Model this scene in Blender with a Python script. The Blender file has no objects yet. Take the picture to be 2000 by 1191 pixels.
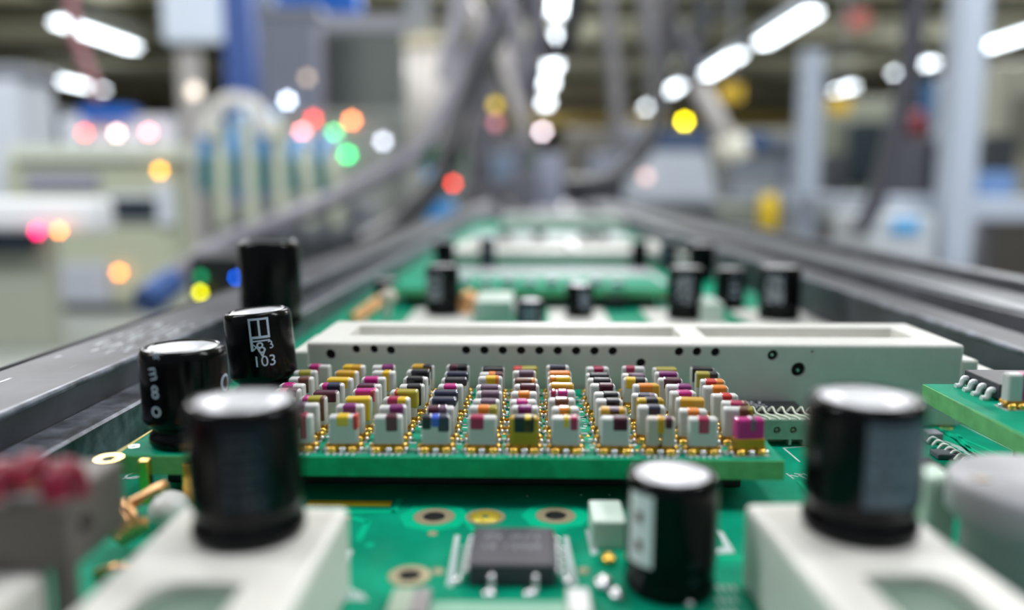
import bpy, bmesh, math, random
from mathutils import Vector, Matrix
random.seed(7)
S = bpy.context.scene
COL = S.collection
PI = math.pi
MM = 0.001
DECK = 900.0            # height of the main circuit board above the floor, mm
# ---------------------------------------------------------------- camera model (mm, board frame)
FPX = 1600.0
CAMH = 25.0
PITCH = math.atan((595.5 - 362) / FPX)
YAW = math.atan(40 / FPX * math.cos(PITCH))
CF = Vector((-math.sin(YAW) * math.cos(PITCH), math.cos(YAW) * math.cos(PITCH), -math.sin(PITCH)))
CR = Vector((math.cos(YAW), math.sin(YAW), 0))
CU = CR.cross(CF)
CC = Vector((0, 0, CAMH))
def ray(px, py): return CF + CR * ((px - 1000) / FPX) - CU * ((py - 595.5) / FPX)
def P(px, py, z=0.0):          # photo pixel -> point on the level plane z
    d = ray(px, py); return CC + d * ((z - CAMH) / d.z)
def D(px, py, Y):              # photo pixel -> point at depth Y
    d = ray(px, py); return CC + d * (Y / d.y)

# ---------------------------------------------------------------- materials
MATS = {}
def mat(name, rgb, rough=0.5, metal=0.0, coat=0.0, noise=0.0, nscale=300.0, emit=0.0, bump=0.0, spec=0.5, trans=0.0, dark=None):
    if name in MATS: return MATS[name]
    m = bpy.data.materials.new(name); m.use_nodes = True
    nt = m.node_tree; b = nt.nodes['Principled BSDF']
    b.inputs['Base Color'].default_value = (*rgb, 1)
    b.inputs['Roughness'].default_value = rough
    b.inputs['Metallic'].default_value = metal
    b.inputs['Coat Weight'].default_value = coat
    b.inputs['Coat Roughness'].default_value = 0.08
    b.inputs['Specular IOR Level'].default_value = spec
    if emit:
        b.inputs['Emission Color'].default_value = (*rgb, 1); b.inputs['Emission Strength'].default_value = emit
    if noise or bump:
        tc = nt.nodes.new('ShaderNodeTexCoord'); nz = nt.nodes.new('ShaderNodeTexNoise')
        nz.inputs['Scale'].default_value = nscale; nz.inputs['Detail'].default_value = 6
        nt.links.new(tc.outputs['Object'], nz.inputs['Vector'])
        if noise:
            r = nt.nodes.new('ShaderNodeValToRGB')
            lo = dark or tuple(c * (1 - noise) for c in rgb)
            hi = tuple(min(1, c * (1 + noise)) for c in rgb)
            r.color_ramp.elements[0].color = (*lo, 1); r.color_ramp.elements[0].position = .35
            r.color_ramp.elements[1].color = (*hi, 1); r.color_ramp.elements[1].position = .65
            nt.links.new(nz.outputs['Fac'], r.inputs['Fac']); nt.links.new(r.outputs['Color'], b.inputs['Base Color'])
        if bump:
            bp = nt.nodes.new('ShaderNodeBump'); bp.inputs['Strength'].default_value = bump; bp.inputs['Distance'].default_value = .0002
            nt.links.new(nz.outputs['Fac'], bp.inputs['Height']); nt.links.new(bp.outputs['Normal'], b.inputs['Normal'])
    MATS[name] = m
    return m
def srgb(r, g, b):
    f = lambda c: ((c / 255 + .055) / 1.055) ** 2.4 if c > 10 else c / 255 / 12.92
    return (f(r), f(g), f(b))
M_mask = mat('green_solder_mask', (.0, .29, .165), .6, coat=.0, spec=.10, noise=.16, nscale=260)
M_trace = mat('trace_under_mask', (.0, .48, .25), .6, spec=.1)
M_maskdark = mat('dark_solder_mask', (.003, .14, .085), .35, coat=.3)
M_fr4 = mat('board_edge_fibreglass', (.005, .42, .17), .5, spec=.25, noise=.15, nscale=900)
M_fr4p = mat('pale_board_edge', (.17, .50, .19), .5, spec=.3, noise=.12, nscale=900)
M_silk = mat('white_silkscreen', (.58, .66, .66), .6)
M_white = mat('ivory_plastic', (.76, .75, .70), .42, noise=.03, nscale=500)
M_whitec = mat('ivory_plastic_front', (.80, .78, .72), .4, noise=.03, nscale=500)
M_mint = mat('mint_plastic', (.50, .66, .54), .4)
M_sage = mat('sage_plastic', (.40, .50, .40), .5, noise=.1, nscale=900)
M_sleeve = mat('black_sleeve', (.0025, .0025, .003), .16, coat=0, spec=.2)
M_alu = mat('brushed_aluminium', (.85, .86, .90), .42, metal=.75)
M_ink = mat('pale_ink', (.62, .70, .86), .5)
M_inkw = mat('white_ink', (.72, .75, .8), .5)
M_inkd = mat('dim_ink', (.03, .045, .06), .45)
M_stripe = mat('grey_blue_stripe', (.10, .14, .18), .4)
M_striped = mat('dark_blue_stripe', (.010, .014, .024), .3, spec=.25)
M_stripew = mat('white_stripe', (.85, .85, .88), .4)
M_redink = mat('dark_red_ink', (.12, .01, .025), .5)
M_gold = mat('gold_metal', (1.0, .62, .13), .22, metal=1)
M_goldd = mat('amber_solder_base', (.42, .22, .02), .3, metal=.75, noise=.5, nscale=2500)
M_copper = mat('copper_wire', (.80, .44, .20), .28, metal=.9)
M_tin = mat('tinned_solder', (.86, .86, .88), .22, metal=1)
M_pad = mat('tan_pad', (.52, .44, .28), .4, metal=.4)
M_yel = mat('yellow_pad', (.72, .56, .06), .4, metal=.3)
M_black = mat('black_epoxy', (.012, .012, .014), .5, noise=.2, nscale=1500)
M_grey_epoxy = mat('grey_epoxy', (.045, .045, .055), .5, noise=.2, nscale=1500)
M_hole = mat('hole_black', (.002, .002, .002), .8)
M_ceram = mat('white_ceramic', (.66, .66, .64), .38)
M_taupe = mat('taupe_plastic', (.15, .13, .115), .5)
M_greyblk = mat('grey_plastic', (.42, .42, .44), .45)
M_wine = mat('wine_red_enamel', (.26, .008, .035), .35)
M_rail = mat('rail_metal', (.05, .053, .064), .5, metal=.35, noise=.45, nscale=120, bump=.3)
M_railw = mat('scuffed_rail_edge', (.13, .14, .17), .45, metal=.5, noise=.6, nscale=420, bump=.5)
M_raild = mat('rail_dark', (.025, .027, .032), .45, metal=.4)
BAND = {
 'crimson': (.42, .01, .08), 'magenta': (.55, .01, .22), 'orange': (.85, .25, .02), 'yellow': (.85, .55, .02),
 'gold': (.70, .38, .03), 'olive': (.42, .36, .03), 'black': (.012, .01, .015), 'navy': (.02, .025, .06), 'maroon': (.09, .012, .03),
 'purple': (.22, .02, .16), 'mauve': (.16, .09, .14), 'brown': (.16, .06, .03), 'red': (.65, .03, .03), 'blue': (.05, .12, .65), 'pink': (.85, .18, .30),
}
for k, c in BAND.items(): mat('band_' + k, c, .28, coat=.4)

# ---------------------------------------------------------------- mesh helpers
def B(): return bmesh.new()
def box(bm, x0, x1, y0, y1, z0, z1, bev=0.0, seg=2, rot=None):
    t = bmesh.new()
    vs = [t.verts.new((x, y, z)) for z in (z0, z1) for y in (y0, y1) for x in (x0, x1)]
    for f in ((0, 2, 3, 1), (4, 5, 7, 6), (0, 1, 5, 4), (2, 6, 7, 3), (0, 4, 6, 2), (1, 3, 7, 5)): t.faces.new([vs[i] for i in f])
    if bev: bmesh.ops.bevel(t, geom=t.edges[:], offset=bev, segments=seg, profile=.5, affect='EDGES')
    if rot:
        c = Vector(((x0 + x1) / 2, (y0 + y1) / 2, (z0 + z1) / 2))
        bmesh.ops.rotate(t, verts=t.verts, cent=c, matrix=rot)
    merge(bm, t)
def merge(bm, t, mtx=None):
    if mtx is not None: t.transform(mtx)
    me = bpy.data.meshes.new('t'); t.to_mesh(me); t.free(); bm.from_mesh(me); bpy.data.meshes.remove(me)
def lathe(bm, prof, c=(0, 0, 0), n=48, smooth=True):
    rings = []
    for r, z in prof:
        if r < 1e-6: rings.append([bm.verts.new((c[0], c[1], c[2] + z))])
        else: rings.append([bm.verts.new((c[0] + r * math.sin(2 * PI * i / n), c[1] - r * math.cos(2 * PI * i / n), c[2] + z)) for i in range(n)])
    for a, b in zip(rings, rings[1:]):
        if len(a) == 1 and len(b) == 1: continue
        for i in range(n):
            j = (i + 1) % n
            vs = [a[0], b[j], b[i]] if len(a) == 1 else [a[i], a[j], b[0]] if len(b) == 1 else [a[i], a[j], b[j], b[i]]
            f = bm.faces.new(vs); f.smooth = smooth
def cyl(bm, p0, p1, r, n=20, r2=None):
    p0, p1 = Vector(p0), Vector(p1); d = p1 - p0
    t = bmesh.new(); bmesh.ops.create_cone(t, cap_ends=True, segments=n, radius1=r, radius2=r if r2 is None else r2, depth=d.length)
    for f in t.faces: f.smooth = len(f.verts) == 4
    q = Vector((0, 0, 1)).rotation_difference(d.normalized()).to_matrix().to_4x4()
    merge(bm, t, Matrix.Translation((p0 + p1) / 2) @ q)
def ball(bm, c, r, sc=(1, 1, 1), n=16):
    t = bmesh.new(); bmesh.ops.create_uvsphere(t, u_segments=n, v_segments=max(6, n // 2), radius=r)
    for f in t.faces: f.smooth = True
    merge(bm, t, Matrix.Translation(c) @ Matrix.Diagonal((*sc, 1)))
def spline(pts, k=8):
    pts = [Vector(p) for p in pts]; out = []
    for i in range(len(pts) - 1):
        p0, p1, p2, p3 = pts[max(i - 1, 0)], pts[i], pts[i + 1], pts[min(i + 2, len(pts) - 1)]
        for j in range(k):
            t = j / k
            out.append(.5 * ((2 * p1) + (p2 - p0) * t + (2 * p0 - 5 * p1 + 4 * p2 - p3) * t * t + (3 * p1 - p0 - 3 * p2 + p3) * t ** 3))
    out.append(pts[-1]); return out
def tube(bm, pts, r, n=12, k=8, smooth=True):
    pts = spline(pts, k) if k > 1 else [Vector(p) for p in pts]
    rr = r if callable(r) else (lambda t: r)
    prev = None; rings = []; up = Vector((0.13, .2, 1)).normalized()
    for i, p in enumerate(pts):
        d = (pts[min(i + 1, len(pts) - 1)] - pts[max(i - 1, 0)]).normalized()
        a = (up - d * up.dot(d))
        if a.length < .05: a = Vector((1, 0, 0)) - d * d.x
        a.normalize(); up = a; b = d.cross(a)
        R = rr(i / (len(pts) - 1))
        rings.append([bm.verts.new(p + (a * math.cos(2 * PI * j / n) + b * math.sin(2 * PI * j / n)) * R) for j in range(n)])
    for A, Bq in zip(rings, rings[1:]):
        for j in range(n):
            f = bm.faces.new([A[j], A[(j + 1) % n], Bq[(j + 1) % n], Bq[j]]); f.smooth = True
    bm.faces.new(rings[0][::-1]); bm.faces.new(rings[-1])
def ring(bm, c, r0, r1, z, n=40, h=.06):
    lathe(bm, [(r0, 0), (r0, h), (r1, h), (r1, 0)], (c[0], c[1], z), n, smooth=False)
def strip(bm, pts, w, z, h=.03):          # flat raised ribbon following points (x, y)
    for (a, b) in zip(pts, pts[1:]):
        a, b = Vector((*a[:2], 0)), Vector((*b[:2], 0)); d = (b - a).normalized(); s = Vector((-d.y, d.x, 0)) * w / 2
        e = d * w * .2
        lo = [a - s - e, b - s + e, b + s + e, a + s - e]
        v = [bm.verts.new((p.x, p.y, z)) for p in lo] + [bm.verts.new((p.x, p.y, z + h)) for p in lo]
        for f in ((4, 5, 6, 7), (0, 1, 5, 4), (1, 2, 6, 5), (2, 3, 7, 6), (3, 0, 4, 7)): bm.faces.new([v[i] for i in f])
def carve(bm, cutters):
    for q in (bm, cutters): bmesh.ops.recalc_face_normals(q, faces=q.faces)
    o = bpy.data.objects.new('t', bpy.data.meshes.new('t')); bm.to_mesh(o.data); bm.free(); COL.objects.link(o)
    c = bpy.data.objects.new('c', bpy.data.meshes.new('c')); cutters.to_mesh(c.data); cutters.free(); COL.objects.link(c)
    md = o.modifiers.new('b', 'BOOLEAN'); md.object = c; md.operation = 'DIFFERENCE'; md.solver = 'EXACT'; md.use_self = True
    dg = bpy.context.evaluated_depsgraph_get(); me = bpy.data.meshes.new_from_object(o.evaluated_get(dg))
    out = bmesh.new(); out.from_mesh(me); bpy.data.meshes.remove(me)
    for x in (o, c):
        d = x.data; bpy.data.objects.remove(x); bpy.data.meshes.remove(d)
    return out
TXT = {}
def text2d(t, size):
    if t not in TXT:
        cu = bpy.data.curves.new('t', 'FONT'); cu.body = t; cu.align_x = 'CENTER'; cu.align_y = 'CENTER'; cu.resolution_u = 3
        o = bpy.data.objects.new('t', cu); COL.objects.link(o)
        me = bpy.data.meshes.new_from_object(o.evaluated_get(bpy.context.evaluated_depsgraph_get()))
        TXT[t] = ([v.co.xy.copy() for v in me.vertices], [tuple(p.vertices) for p in me.polygons])
        bpy.data.meshes.remove(me); bpy.data.objects.remove(o); bpy.data.curves.remove(cu)
    v, f = TXT[t]
    return [p * size for p in v], f
def on_cyl(bm, verts, faces, R, th, z, rot=0.0, sx=1.0):      # wrap a flat outline round a cylinder of radius R
    c, s = math.cos(rot), math.sin(rot)
    vs = []
    for p in verts:
        u, w = (p[0] * c - p[1] * s) * sx, p[0] * s + p[1] * c
        a = th + u / R
        vs.append(bm.verts.new((R * math.sin(a), -R * math.cos(a), z + w)))
    for f in faces:
        try: bm.faces.new([vs[i] for i in f])
        except ValueError: pass
def patch(bm, R, t0, t1, z0, z1, n=14):
    a = [(bm.verts.new((R * math.sin(t0 + (t1 - t0) * i / n), -R * math.cos(t0 + (t1 - t0) * i / n), z0)),
          bm.verts.new((R * math.sin(t0 + (t1 - t0) * i / n), -R * math.cos(t0 + (t1 - t0) * i / n), z1))) for i in range(n + 1)]
    for p, q in zip(a, a[1:]):
        f = bm.faces.new([p[0], q[0], q[1], p[1]]); f.smooth = True
# ---------------------------------------------------------------- object helpers
def wloc(p): return Vector((p[0] * MM, p[1] * MM, (p[2] + DECK) * MM))
def thing(name, label, cat, loc, group=None, rot=(0, 0, 0)):
    o = bpy.data.objects.new(name, None); COL.objects.link(o); o.empty_display_size = .003
    o.location = wloc(loc); o.rotation_euler = rot
    o['label'] = label; o['category'] = cat
    if group: o['group'] = group
    o['_p'] = 0; del o['_p']
    return o
def mesh(name, bm, m):
    bmesh.ops.recalc_face_normals(bm, faces=bm.faces)
    me = bpy.data.meshes.new(name); bm.to_mesh(me); bm.free(); me.materials.append(m); return me
def put(name, me, parent, loc=(0, 0, 0), rot=None):
    o = bpy.data.objects.new(name, me); COL.objects.link(o); o.parent = parent
    o.location = Vector(loc) * MM
    if rot: o.rotation_euler = rot
    return o
def part(name, bm, m, parent, local=False, label=None):
    """bm is in board mm; local=True when it is already relative to the parent"""
    bm.transform(Matrix.Scale(MM, 4))
    off = Vector((0, 0, 0))
    if not local:
        bm.transform(Matrix.Translation((0, 0, DECK * MM)))
        p = parent; L = Vector((0, 0, 0))
        while p is not None: L += p.location; p = p.parent
        bm.transform(Matrix.Translation(-L))
    o = put(name, mesh(name, bm, m), parent)
    if label: o['label'] = label
    return o
def solo(name, bm, m, label, cat, group=None, kind=None):
    bm.transform(Matrix.Scale(MM, 4))
    bm.transform(Matrix.Translation((0, 0, DECK * MM)))
    xs = [v.co for v in bm.verts]
    c = Vector(((min(v.x for v in xs) + max(v.x for v in xs)) / 2, (min(v.y for v in xs) + max(v.y for v in xs)) / 2, min(v.z for v in xs)))
    bm.transform(Matrix.Translation(-c))
    o = bpy.data.objects.new(name, mesh(name, bm, m)); COL.objects.link(o); o.location = c
    if label: o['label'] = label
    if cat: o['category'] = cat
    if group: o['group'] = group
    if kind: o['kind'] = kind
    return o
def one(fn, *a, **k):
    b = B(); fn(b, *a, **k); return b

# ================================================================ SETTING
def struct(name, bm, m): return solo(name, bm, m, None, None, kind='structure')
FL = -DECK
M_floor = mat('grey_floor', (.40, .41, .40), .35, noise=.15, nscale=1.5)
M_ceil = mat('olive_ceiling', (.78, .73, .54), .8, noise=.2, nscale=.6)
M_wall = mat('factory_wall', (.42, .42, .35), .8, noise=.15, nscale=.8)
M_wallr = mat('factory_wall_right', (.42, .42, .36), .8, noise=.1, nscale=.8)
CEZ = 2850.0
struct('floor', one(box, -15000, 14000, -3000, 45000, FL - 100, FL), M_floor)
struct('ceiling', one(box, -15000, 14000, 500, 45000, CEZ, CEZ + 100), M_ceil)
struct('wall_back', one(box, -15000, 14000, 45000, 45200, FL, CEZ), M_wall)
struct('wall_left', one(box, -15200, -15000, -3000, 45000, FL, CEZ), M_wall)
struct('wall_right', one(box, 14000, 14200, -3000, 45000, FL, CEZ), M_wallr)

# ================================================================ CIRCUIT BOARDS
mb = thing('circuit_board', 'large green main circuit board carrying the near white connectors and the holed white bar', 'circuit board', (0, 60, -1.6))
part('board', one(box, -38.5, 52.5, 12, 104, -1.6, 0, .08), M_mask, mb)
b = B()
for (px, py, r) in ((848, 1010, 1.55), (1085, 1008, 1.5)):
    c = P(px, py); lathe(b, [(0, .035), (r * 1.75, .035), (r * 1.75, 0)], (c.x, c.y, 0), 8, smooth=False)
strip(b, [P(602, 1000).xy, P(770, 1000).xy, P(780, 975).xy], .5, 0)
strip(b, [P(690, 1012).xy, P(718, 1020).xy, P(700, 1055).xy], .5, 0)
strip(b, [P(905, 1015).xy, P(930, 1040).xy, P(930, 1050).xy], .4, 0)
strip(b, [P(1400, 1090).xy, P(1460, 1090).xy, P(1480, 1191).xy], .5, 0)
strip(b, [P(1560, 940).xy, P(1600, 990).xy], .35, 0)
for k in range(5): strip(b, [P(1750 + k * 30, 800 + k * 12).xy, P(1990, 905 + k * 22).xy], .3, 0)
ball(b, P(722, 1064), .35, (1, 1, .12))
part('copper_trace', b, M_trace, mb, label='lighter green octagonal copper traces round the mounting holes')
for (px, py, w) in ((848, 1010, 3.15), (1085, 1008, 3.05), (800, 1125, 2.75)):
    c = P(px, py); r = part('via_ring', one(ring, c, w * .27, w * .5, 0, 40, .08), M_pad, mb, label='tan ring round a dark plated hole')
    part('via_hole', one(lathe, [(0, .05), (w * .28, .05), (w * .28, 0)], (c.x, c.y, 0), 32), M_hole, r)
c = P(948, 1010)
r = part('gold_pad', one(lathe, [(0, .07), (1.15, .07), (1.15, 0)], (c.x, c.y, 0), 36), M_yel, mb, label='round yellow gold pad')
part('pad_ring', one(ring, c, 1.2, 1.5, 0, 40, .06), M_pad, r); part('pad_centre', one(lathe, [(0, .09), (.25, .09), (.25, 0)], (c.x, c.y, 0), 20), M_maskdark, r)
for (px, py, w) in ((845, 1042, .36), (855, 1116, .42), (1140, 1115, .42), (679, 1013, .26), (675, 1065, .3), (1078, 1045, .3)):
    c = P(px, py); part('test_pad', one(lathe, [(0, .06), (w, .06), (w, 0)], (c.x, c.y, 0), 24), M_pad, mb)
a, c = P(598, 988), P(766, 981)
part('gold_strip', one(box, a.x, c.x, a.y, c.y, 0, .15, .03), mat('yellow_gold', (.95, .62, .03), .35, metal=.3), mb, label='bright yellow gold contact strip')
b = B()
def quad(bm, pix, z=0, h=.05):
    ps = [P(x, y, z) for x, y in pix]
    lo = [bm.verts.new(p) for p in ps]; hi = [bm.verts.new(p + Vector((0, 0, h))) for p in ps]
    bm.faces.new(hi)
    for i in range(len(ps)): bm.faces.new([lo[i], lo[(i + 1) % len(ps)], hi[(i + 1) % len(ps)], hi[i]])
quad(b, ((888, 1046), (898, 1046), (885, 1145), (872, 1145))); quad(b, ((1100, 1048), (1110, 1048), (1128, 1143), (1114, 1143)))
quad(b, ((1143, 1035), (1152, 1035), (1168, 1080), (1155, 1085)))
quad(b, ((1400, 1035), (1412, 1040), (1435, 1080), (1400, 1082), (1400, 1072), (1416, 1070)))
quad(b, ((678, 1075), (690, 1075), (672, 1125), (655, 1135)))
strip(b, [P(1530, 875).xy, P(1562, 902).xy], .18, 0); strip(b, [P(1530, 875).xy, P(1575, 872).xy], .1, 0)
strip(b, [P(1800, 790).xy, P(2000, 890).xy], .14, 0)
for k in range(7):
    x = 1845 + k * 13; y = 862 + k * 7.5
    strip(b, [P(x, y).xy, P(x + 38, y + 14).xy], .2, 0)
for k in range(5):
    strip(b, [P(1536 + 8 * k, 925 + 3 * (k % 2)).xy, P(1550 + 8 * k, 935 - 4 * (k % 3)).xy], .14, 0)
for k in range(3): strip(b, [P(1810, 765 + 9 * k).xy, P(1850, 775 + 9 * k).xy], .3, 0)
for k in range(9):
    x = 1402 + (k % 3) * 14; y = 1145 + (k // 3) * 24
    strip(b, [P(x, y).xy, P(x + 7, y + 8).xy], .2, 0)
for k in range(6): strip(b, [P(655 + 10 * k, 1150 + 5 * (k % 3)).xy, P(664 + 10 * k, 1172).xy], .22, 0)
part('silkscreen', b, M_silk, mb, label='white printed outlines and marks')
b = B(); quad(b, ((845, 1178), (1130, 1178), (1150, 1230), (830, 1230)), 0, .12)
part('pale_ground_strip', b, mat('pale_green_mask', (.28, .55, .40), .5), mb, label='pale mint bare strip at the near edge')
b = B(); c = P(1848, 836); ring(b, c, .45, .62, 0, 30, .06); part('solder_ring', b, M_yel, mb, label='small yellow ring beside the raised board')
b = B()
for (px, py) in ((1840, 790), (1560, 1010), (1620, 905), (1190, 965), (1030, 968), (1135, 966), (1865, 800)):
    ball(b, P(px, py), .14, (1, 1, .5), 10)
part('solder_dots', b, M_tin, mb)

mb2 = thing('circuit_board', 'second green circuit board behind the holed white bar, under the striped capacitors', 'circuit board', (0, 200, -1.6))
part('board', one(box, -38.5, 52.5, 108, 330, -1.6, 0, .08), M_mask, mb2)
b = B()
for k in range(16):
    x = -34 + k * 5.3; strip(b, [(x, 112), (x + random.uniform(-1, 1), 150)], .5, 0)
    strip(b, [(x + 2, 192), (x + random.uniform(-2, 2), 240)], .6, 0)
part('copper_trace', b, M_trace, mb2)
b = B()
for k in range(34):
    x = random.uniform(-34, 48); y = random.choice([random.uniform(112, 150), random.uniform(195, 250)])
    box(b, x, x + random.uniform(.5, 2), y, y + random.uniform(.5, 3), 0, .06)
part('silkscreen', b, M_silk, mb2)
mb3 = thing('circuit_board', 'farthest green circuit board on the line, blurred beyond the second white bar', 'circuit board', (0, 450, -1.6))
part('board', one(box, -38.5, 52.5, 336, 560, -1.6, 0, .08), M_mask, mb3)
part('silkscreen', one(box, -30, 46, 345, 440, 0, .06), mat('pale_print', (.4, .45, .47), .5), mb3)

# raised boards
sb = thing('daughter_board', 'raised green board crowded with rows of banded chip resistors', 'circuit board', (-6.6, 72, 2.4))
x0, x1, y0, y1 = -32.9, 19.5, 61.4, 83.2
part('board', one(box, x0, x1, y0 + .06, y1, 2.42, 4.0, .05), M_mask, sb)
part('board_edge', one(box, x0 - .02, x1 + .02, y0 - .04, y0 + .1, 2.4, 3.97, .03), M_fr4, sb, label='green fibreglass front edge')
part('pale_edge', one(box, x1 - 7.5, x1 + .05, y0 - .08, y0 + .06, 2.42, 3.95, .03), M_fr4p, sb, label='paler yellow-green end of the front edge')
part('pale_edge', one(box, x0 - .05, x0 + 7.2, y0 - .08, y0 + .06, 2.42, 3.95, .03), M_fr4p, sb, label='paler yellow-green end of the front edge')
part('yellow_border', one(box, x0 - .03, x0 + .16, y0 + .3, y1 - .3, 3.95, 4.05), M_yel, sb, label='thin yellow line along the left edge')
for (yy, l) in ((66.0, 'front'), (80, 'rear')):
    part('pin_header', one(box, x0 + 2, x1 - 2, yy, yy + 2, .05, 2.4, .1), M_black, sb, label='black plastic header added to darken the gap under the board')  # black strips added so the gap under the board stays dark
COLX = [-22.2, -18.6, -15.0, -11.4, -7.6, -3.9, -.6, 2.7, 6.6, 10.2, 13.5, 17.1]
ROWY = [63.0 + 2.55 * i for i in range(8)]
b = B()
for c0, c1 in zip(COLX, COLX[1:]):
    x = (c0 + c1) / 2
    for k in range(26):
        if random.random() < .62:
            w = random.uniform(.12, .3); yy = 62.2 + k * .75 + random.uniform(0, .3); xx = x + random.uniform(-.28, .28)
            box(b, xx - w, xx + w, yy, yy + random.uniform(.15, .5), 4.0, 4.05)
    for k in range(5): strip(b, [(c0 - 1.1 + k * .5, 61.7), (c0 - 1.0 + k * .5, 62.15)], .2, 4.0, .04)
part('silkscreen', b, M_silk, sb, label='white and silver flecks between the resistor rows')
b = B()
for (px, py) in ((1160, 867), (900, 858), (985, 848), (1245, 880), (820, 880), (908, 740), (1135, 800), (1148, 852), (330, 868), (338, 874)):
    ball(b, P(px, py, 4), .2, (1, 1, .6), 12)
part('solder_dots', b, M_gold, sb)
b = B(); ring(b, P(262, 872, 4), .3, .42, 4, 30, .05); c = P(262, 868, 4)
part('via_ring', b, M_tin, sb)
for (px, py) in ((285, 897), (370, 903)):
    p = P(px, py, 4.3); o = one(box, p.x - .42, p.x + .42, p.y - .55, p.y + .15, .9, 4.35, .1)
    part('gold_pin', o, M_gold, sb, label='square gold edge pin')
c = P(200, 900, 4.0)
part('gold_eyelet', one(ring, (c.x + .3, c.y + .4), .55, 1.1, 4.0, 30, .12), M_gold, sb, label='half round gold eyelet at the corner')
b = B(); strip(b, [P(240, 935, 0).xy, P(272, 930, 0).xy], .2, 0); ring(b, P(262, 930, 0), .55, .75, 0, 30, .05)
part('silkscreen', b, M_silk, mb)

rb = thing('daughter_board', 'raised green board at the right edge, pale edged, with one black chip on it', 'circuit board', (44, 57, 5.4))
part('board', one(box, 35.9, 52.4, 40, 74.2, 5.42, 7.0, .05), M_mask, rb)
part('pale_edge', one(box, 35.8, 35.95, 40, 74.2, 5.4, 6.97, .03), M_fr4p, rb, label='pale green side edge')
part('pin_header', one(box, 43.5, 45.5, 44, 72.5, .05, 5.4, .1), M_black, rb, label='black header strip under the board')
part('pin_header', one(box, 49, 50.5, 44, 72.5, .05, 5.4, .1), M_black, rb, label='black header strip under the board')
b2 = thing('daughter_board', 'raised green board behind the bar, spanning between the striped capacitors', 'circuit board', (0, 176, 2.4))
part('board', one(box, -29.5, 28, 166.9, 192, 2.45, 4.05, .05), M_mask, b2)
part('pale_edge', one(box, -29.55, 28.05, 166.7, 166.95, 2.4, 4.0, .03), mat('bright_edge', (.10, .50, .22), .45), b2, label='bright green front edge')
part('pin_header', one(box, -27, 26, 170, 172, .05, 2.4, .1), M_black, b2)
b = B()
for k in range(9): box(b, -20 + k * 4.6, -17.6 + k * 4.6, 170, 172, 4.05, 5.3 + .5 * (k % 2), .2)
part('solder_joints', b, mat('pale_blue_white', (.60, .66, .70), .4), b2)

# ================================================================ CHIP RESISTORS in rows on the raised board
BW, BD, BH = 2.3, 1.05, 2.5
def mesh_local(name, bm, m):
    bm.transform(Matrix.Scale(MM, 4)); return mesh(name, bm, m)
def body_mesh(name, m, w=BW): return mesh_local(name, one(box, -w / 2, w / 2, -BD / 2, BD / 2, .42, .42 + BH, .22, 3), m)
ME = {'white': body_mesh('body_white', M_ceram), 'gold': body_mesh('body_gold', mat('gold_body', (.55, .36, .03), .3, metal=.4)),
      'magenta': body_mesh('body_magenta', MATS['band_magenta']), 'half': body_mesh('body_half', mat('tan_ceramic', (.62, .55, .48), .38), 1.05),
      'green': body_mesh('body_green', mat('pale_green_ceramic', (.48, .60, .45), .38))}
ME['base'] = mesh_local('solder_base', one(box, -1.22, 1.22, -.66, .66, .05, .72, .2, 2), M_goldd)
ME['baseh'] = mesh_local('solder_base_half', one(box, -.6, .6, -.66, .66, .05, .72, .2, 2), M_goldd)
ME['bead'] = mesh_local('solder_bead', one(ball, (0, 0, 0), .33, (1.15, .9, .85), 14), M_gold)
ME['beadt'] = mesh_local('solder_bead_silver', one(ball, (0, 0, 0), .25, (1.2, .9, .85), 12), M_tin)
b = B(); box(b, -1.45, 1.45, -.95, .8, 0, .06, .02)
ME['pad'] = mesh_local('solder_pad', b, mat('silvered_pad', (.62, .66, .68), .35, metal=.5))
BM = {}
def band_mesh(col, w, h):
    k = (col, round(w, 2), round(h, 2))
    if k not in BM:
        z1 = .42 + BH
        BM[k] = mesh_local('band_' + col, one(box, -w / 2, w / 2, -BD / 2 - .035, BD / 2 + .035, z1 - h, z1 + .035, .2 if w > .5 else .08, 3), MATS['band_' + col])
    return BM[k]
ORD = ['front', 'second', 'third', 'fourth', 'fifth', 'sixth', 'seventh', 'rearmost']
CORD = ['first', 'second', 'third', 'fourth', 'fifth', 'sixth', 'seventh', 'eighth', 'ninth', 'tenth', 'eleventh', 'twelfth']
def c_(s):     # "colour:pos:width:height" list ; body kind first if given with !
    return s.split()
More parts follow.
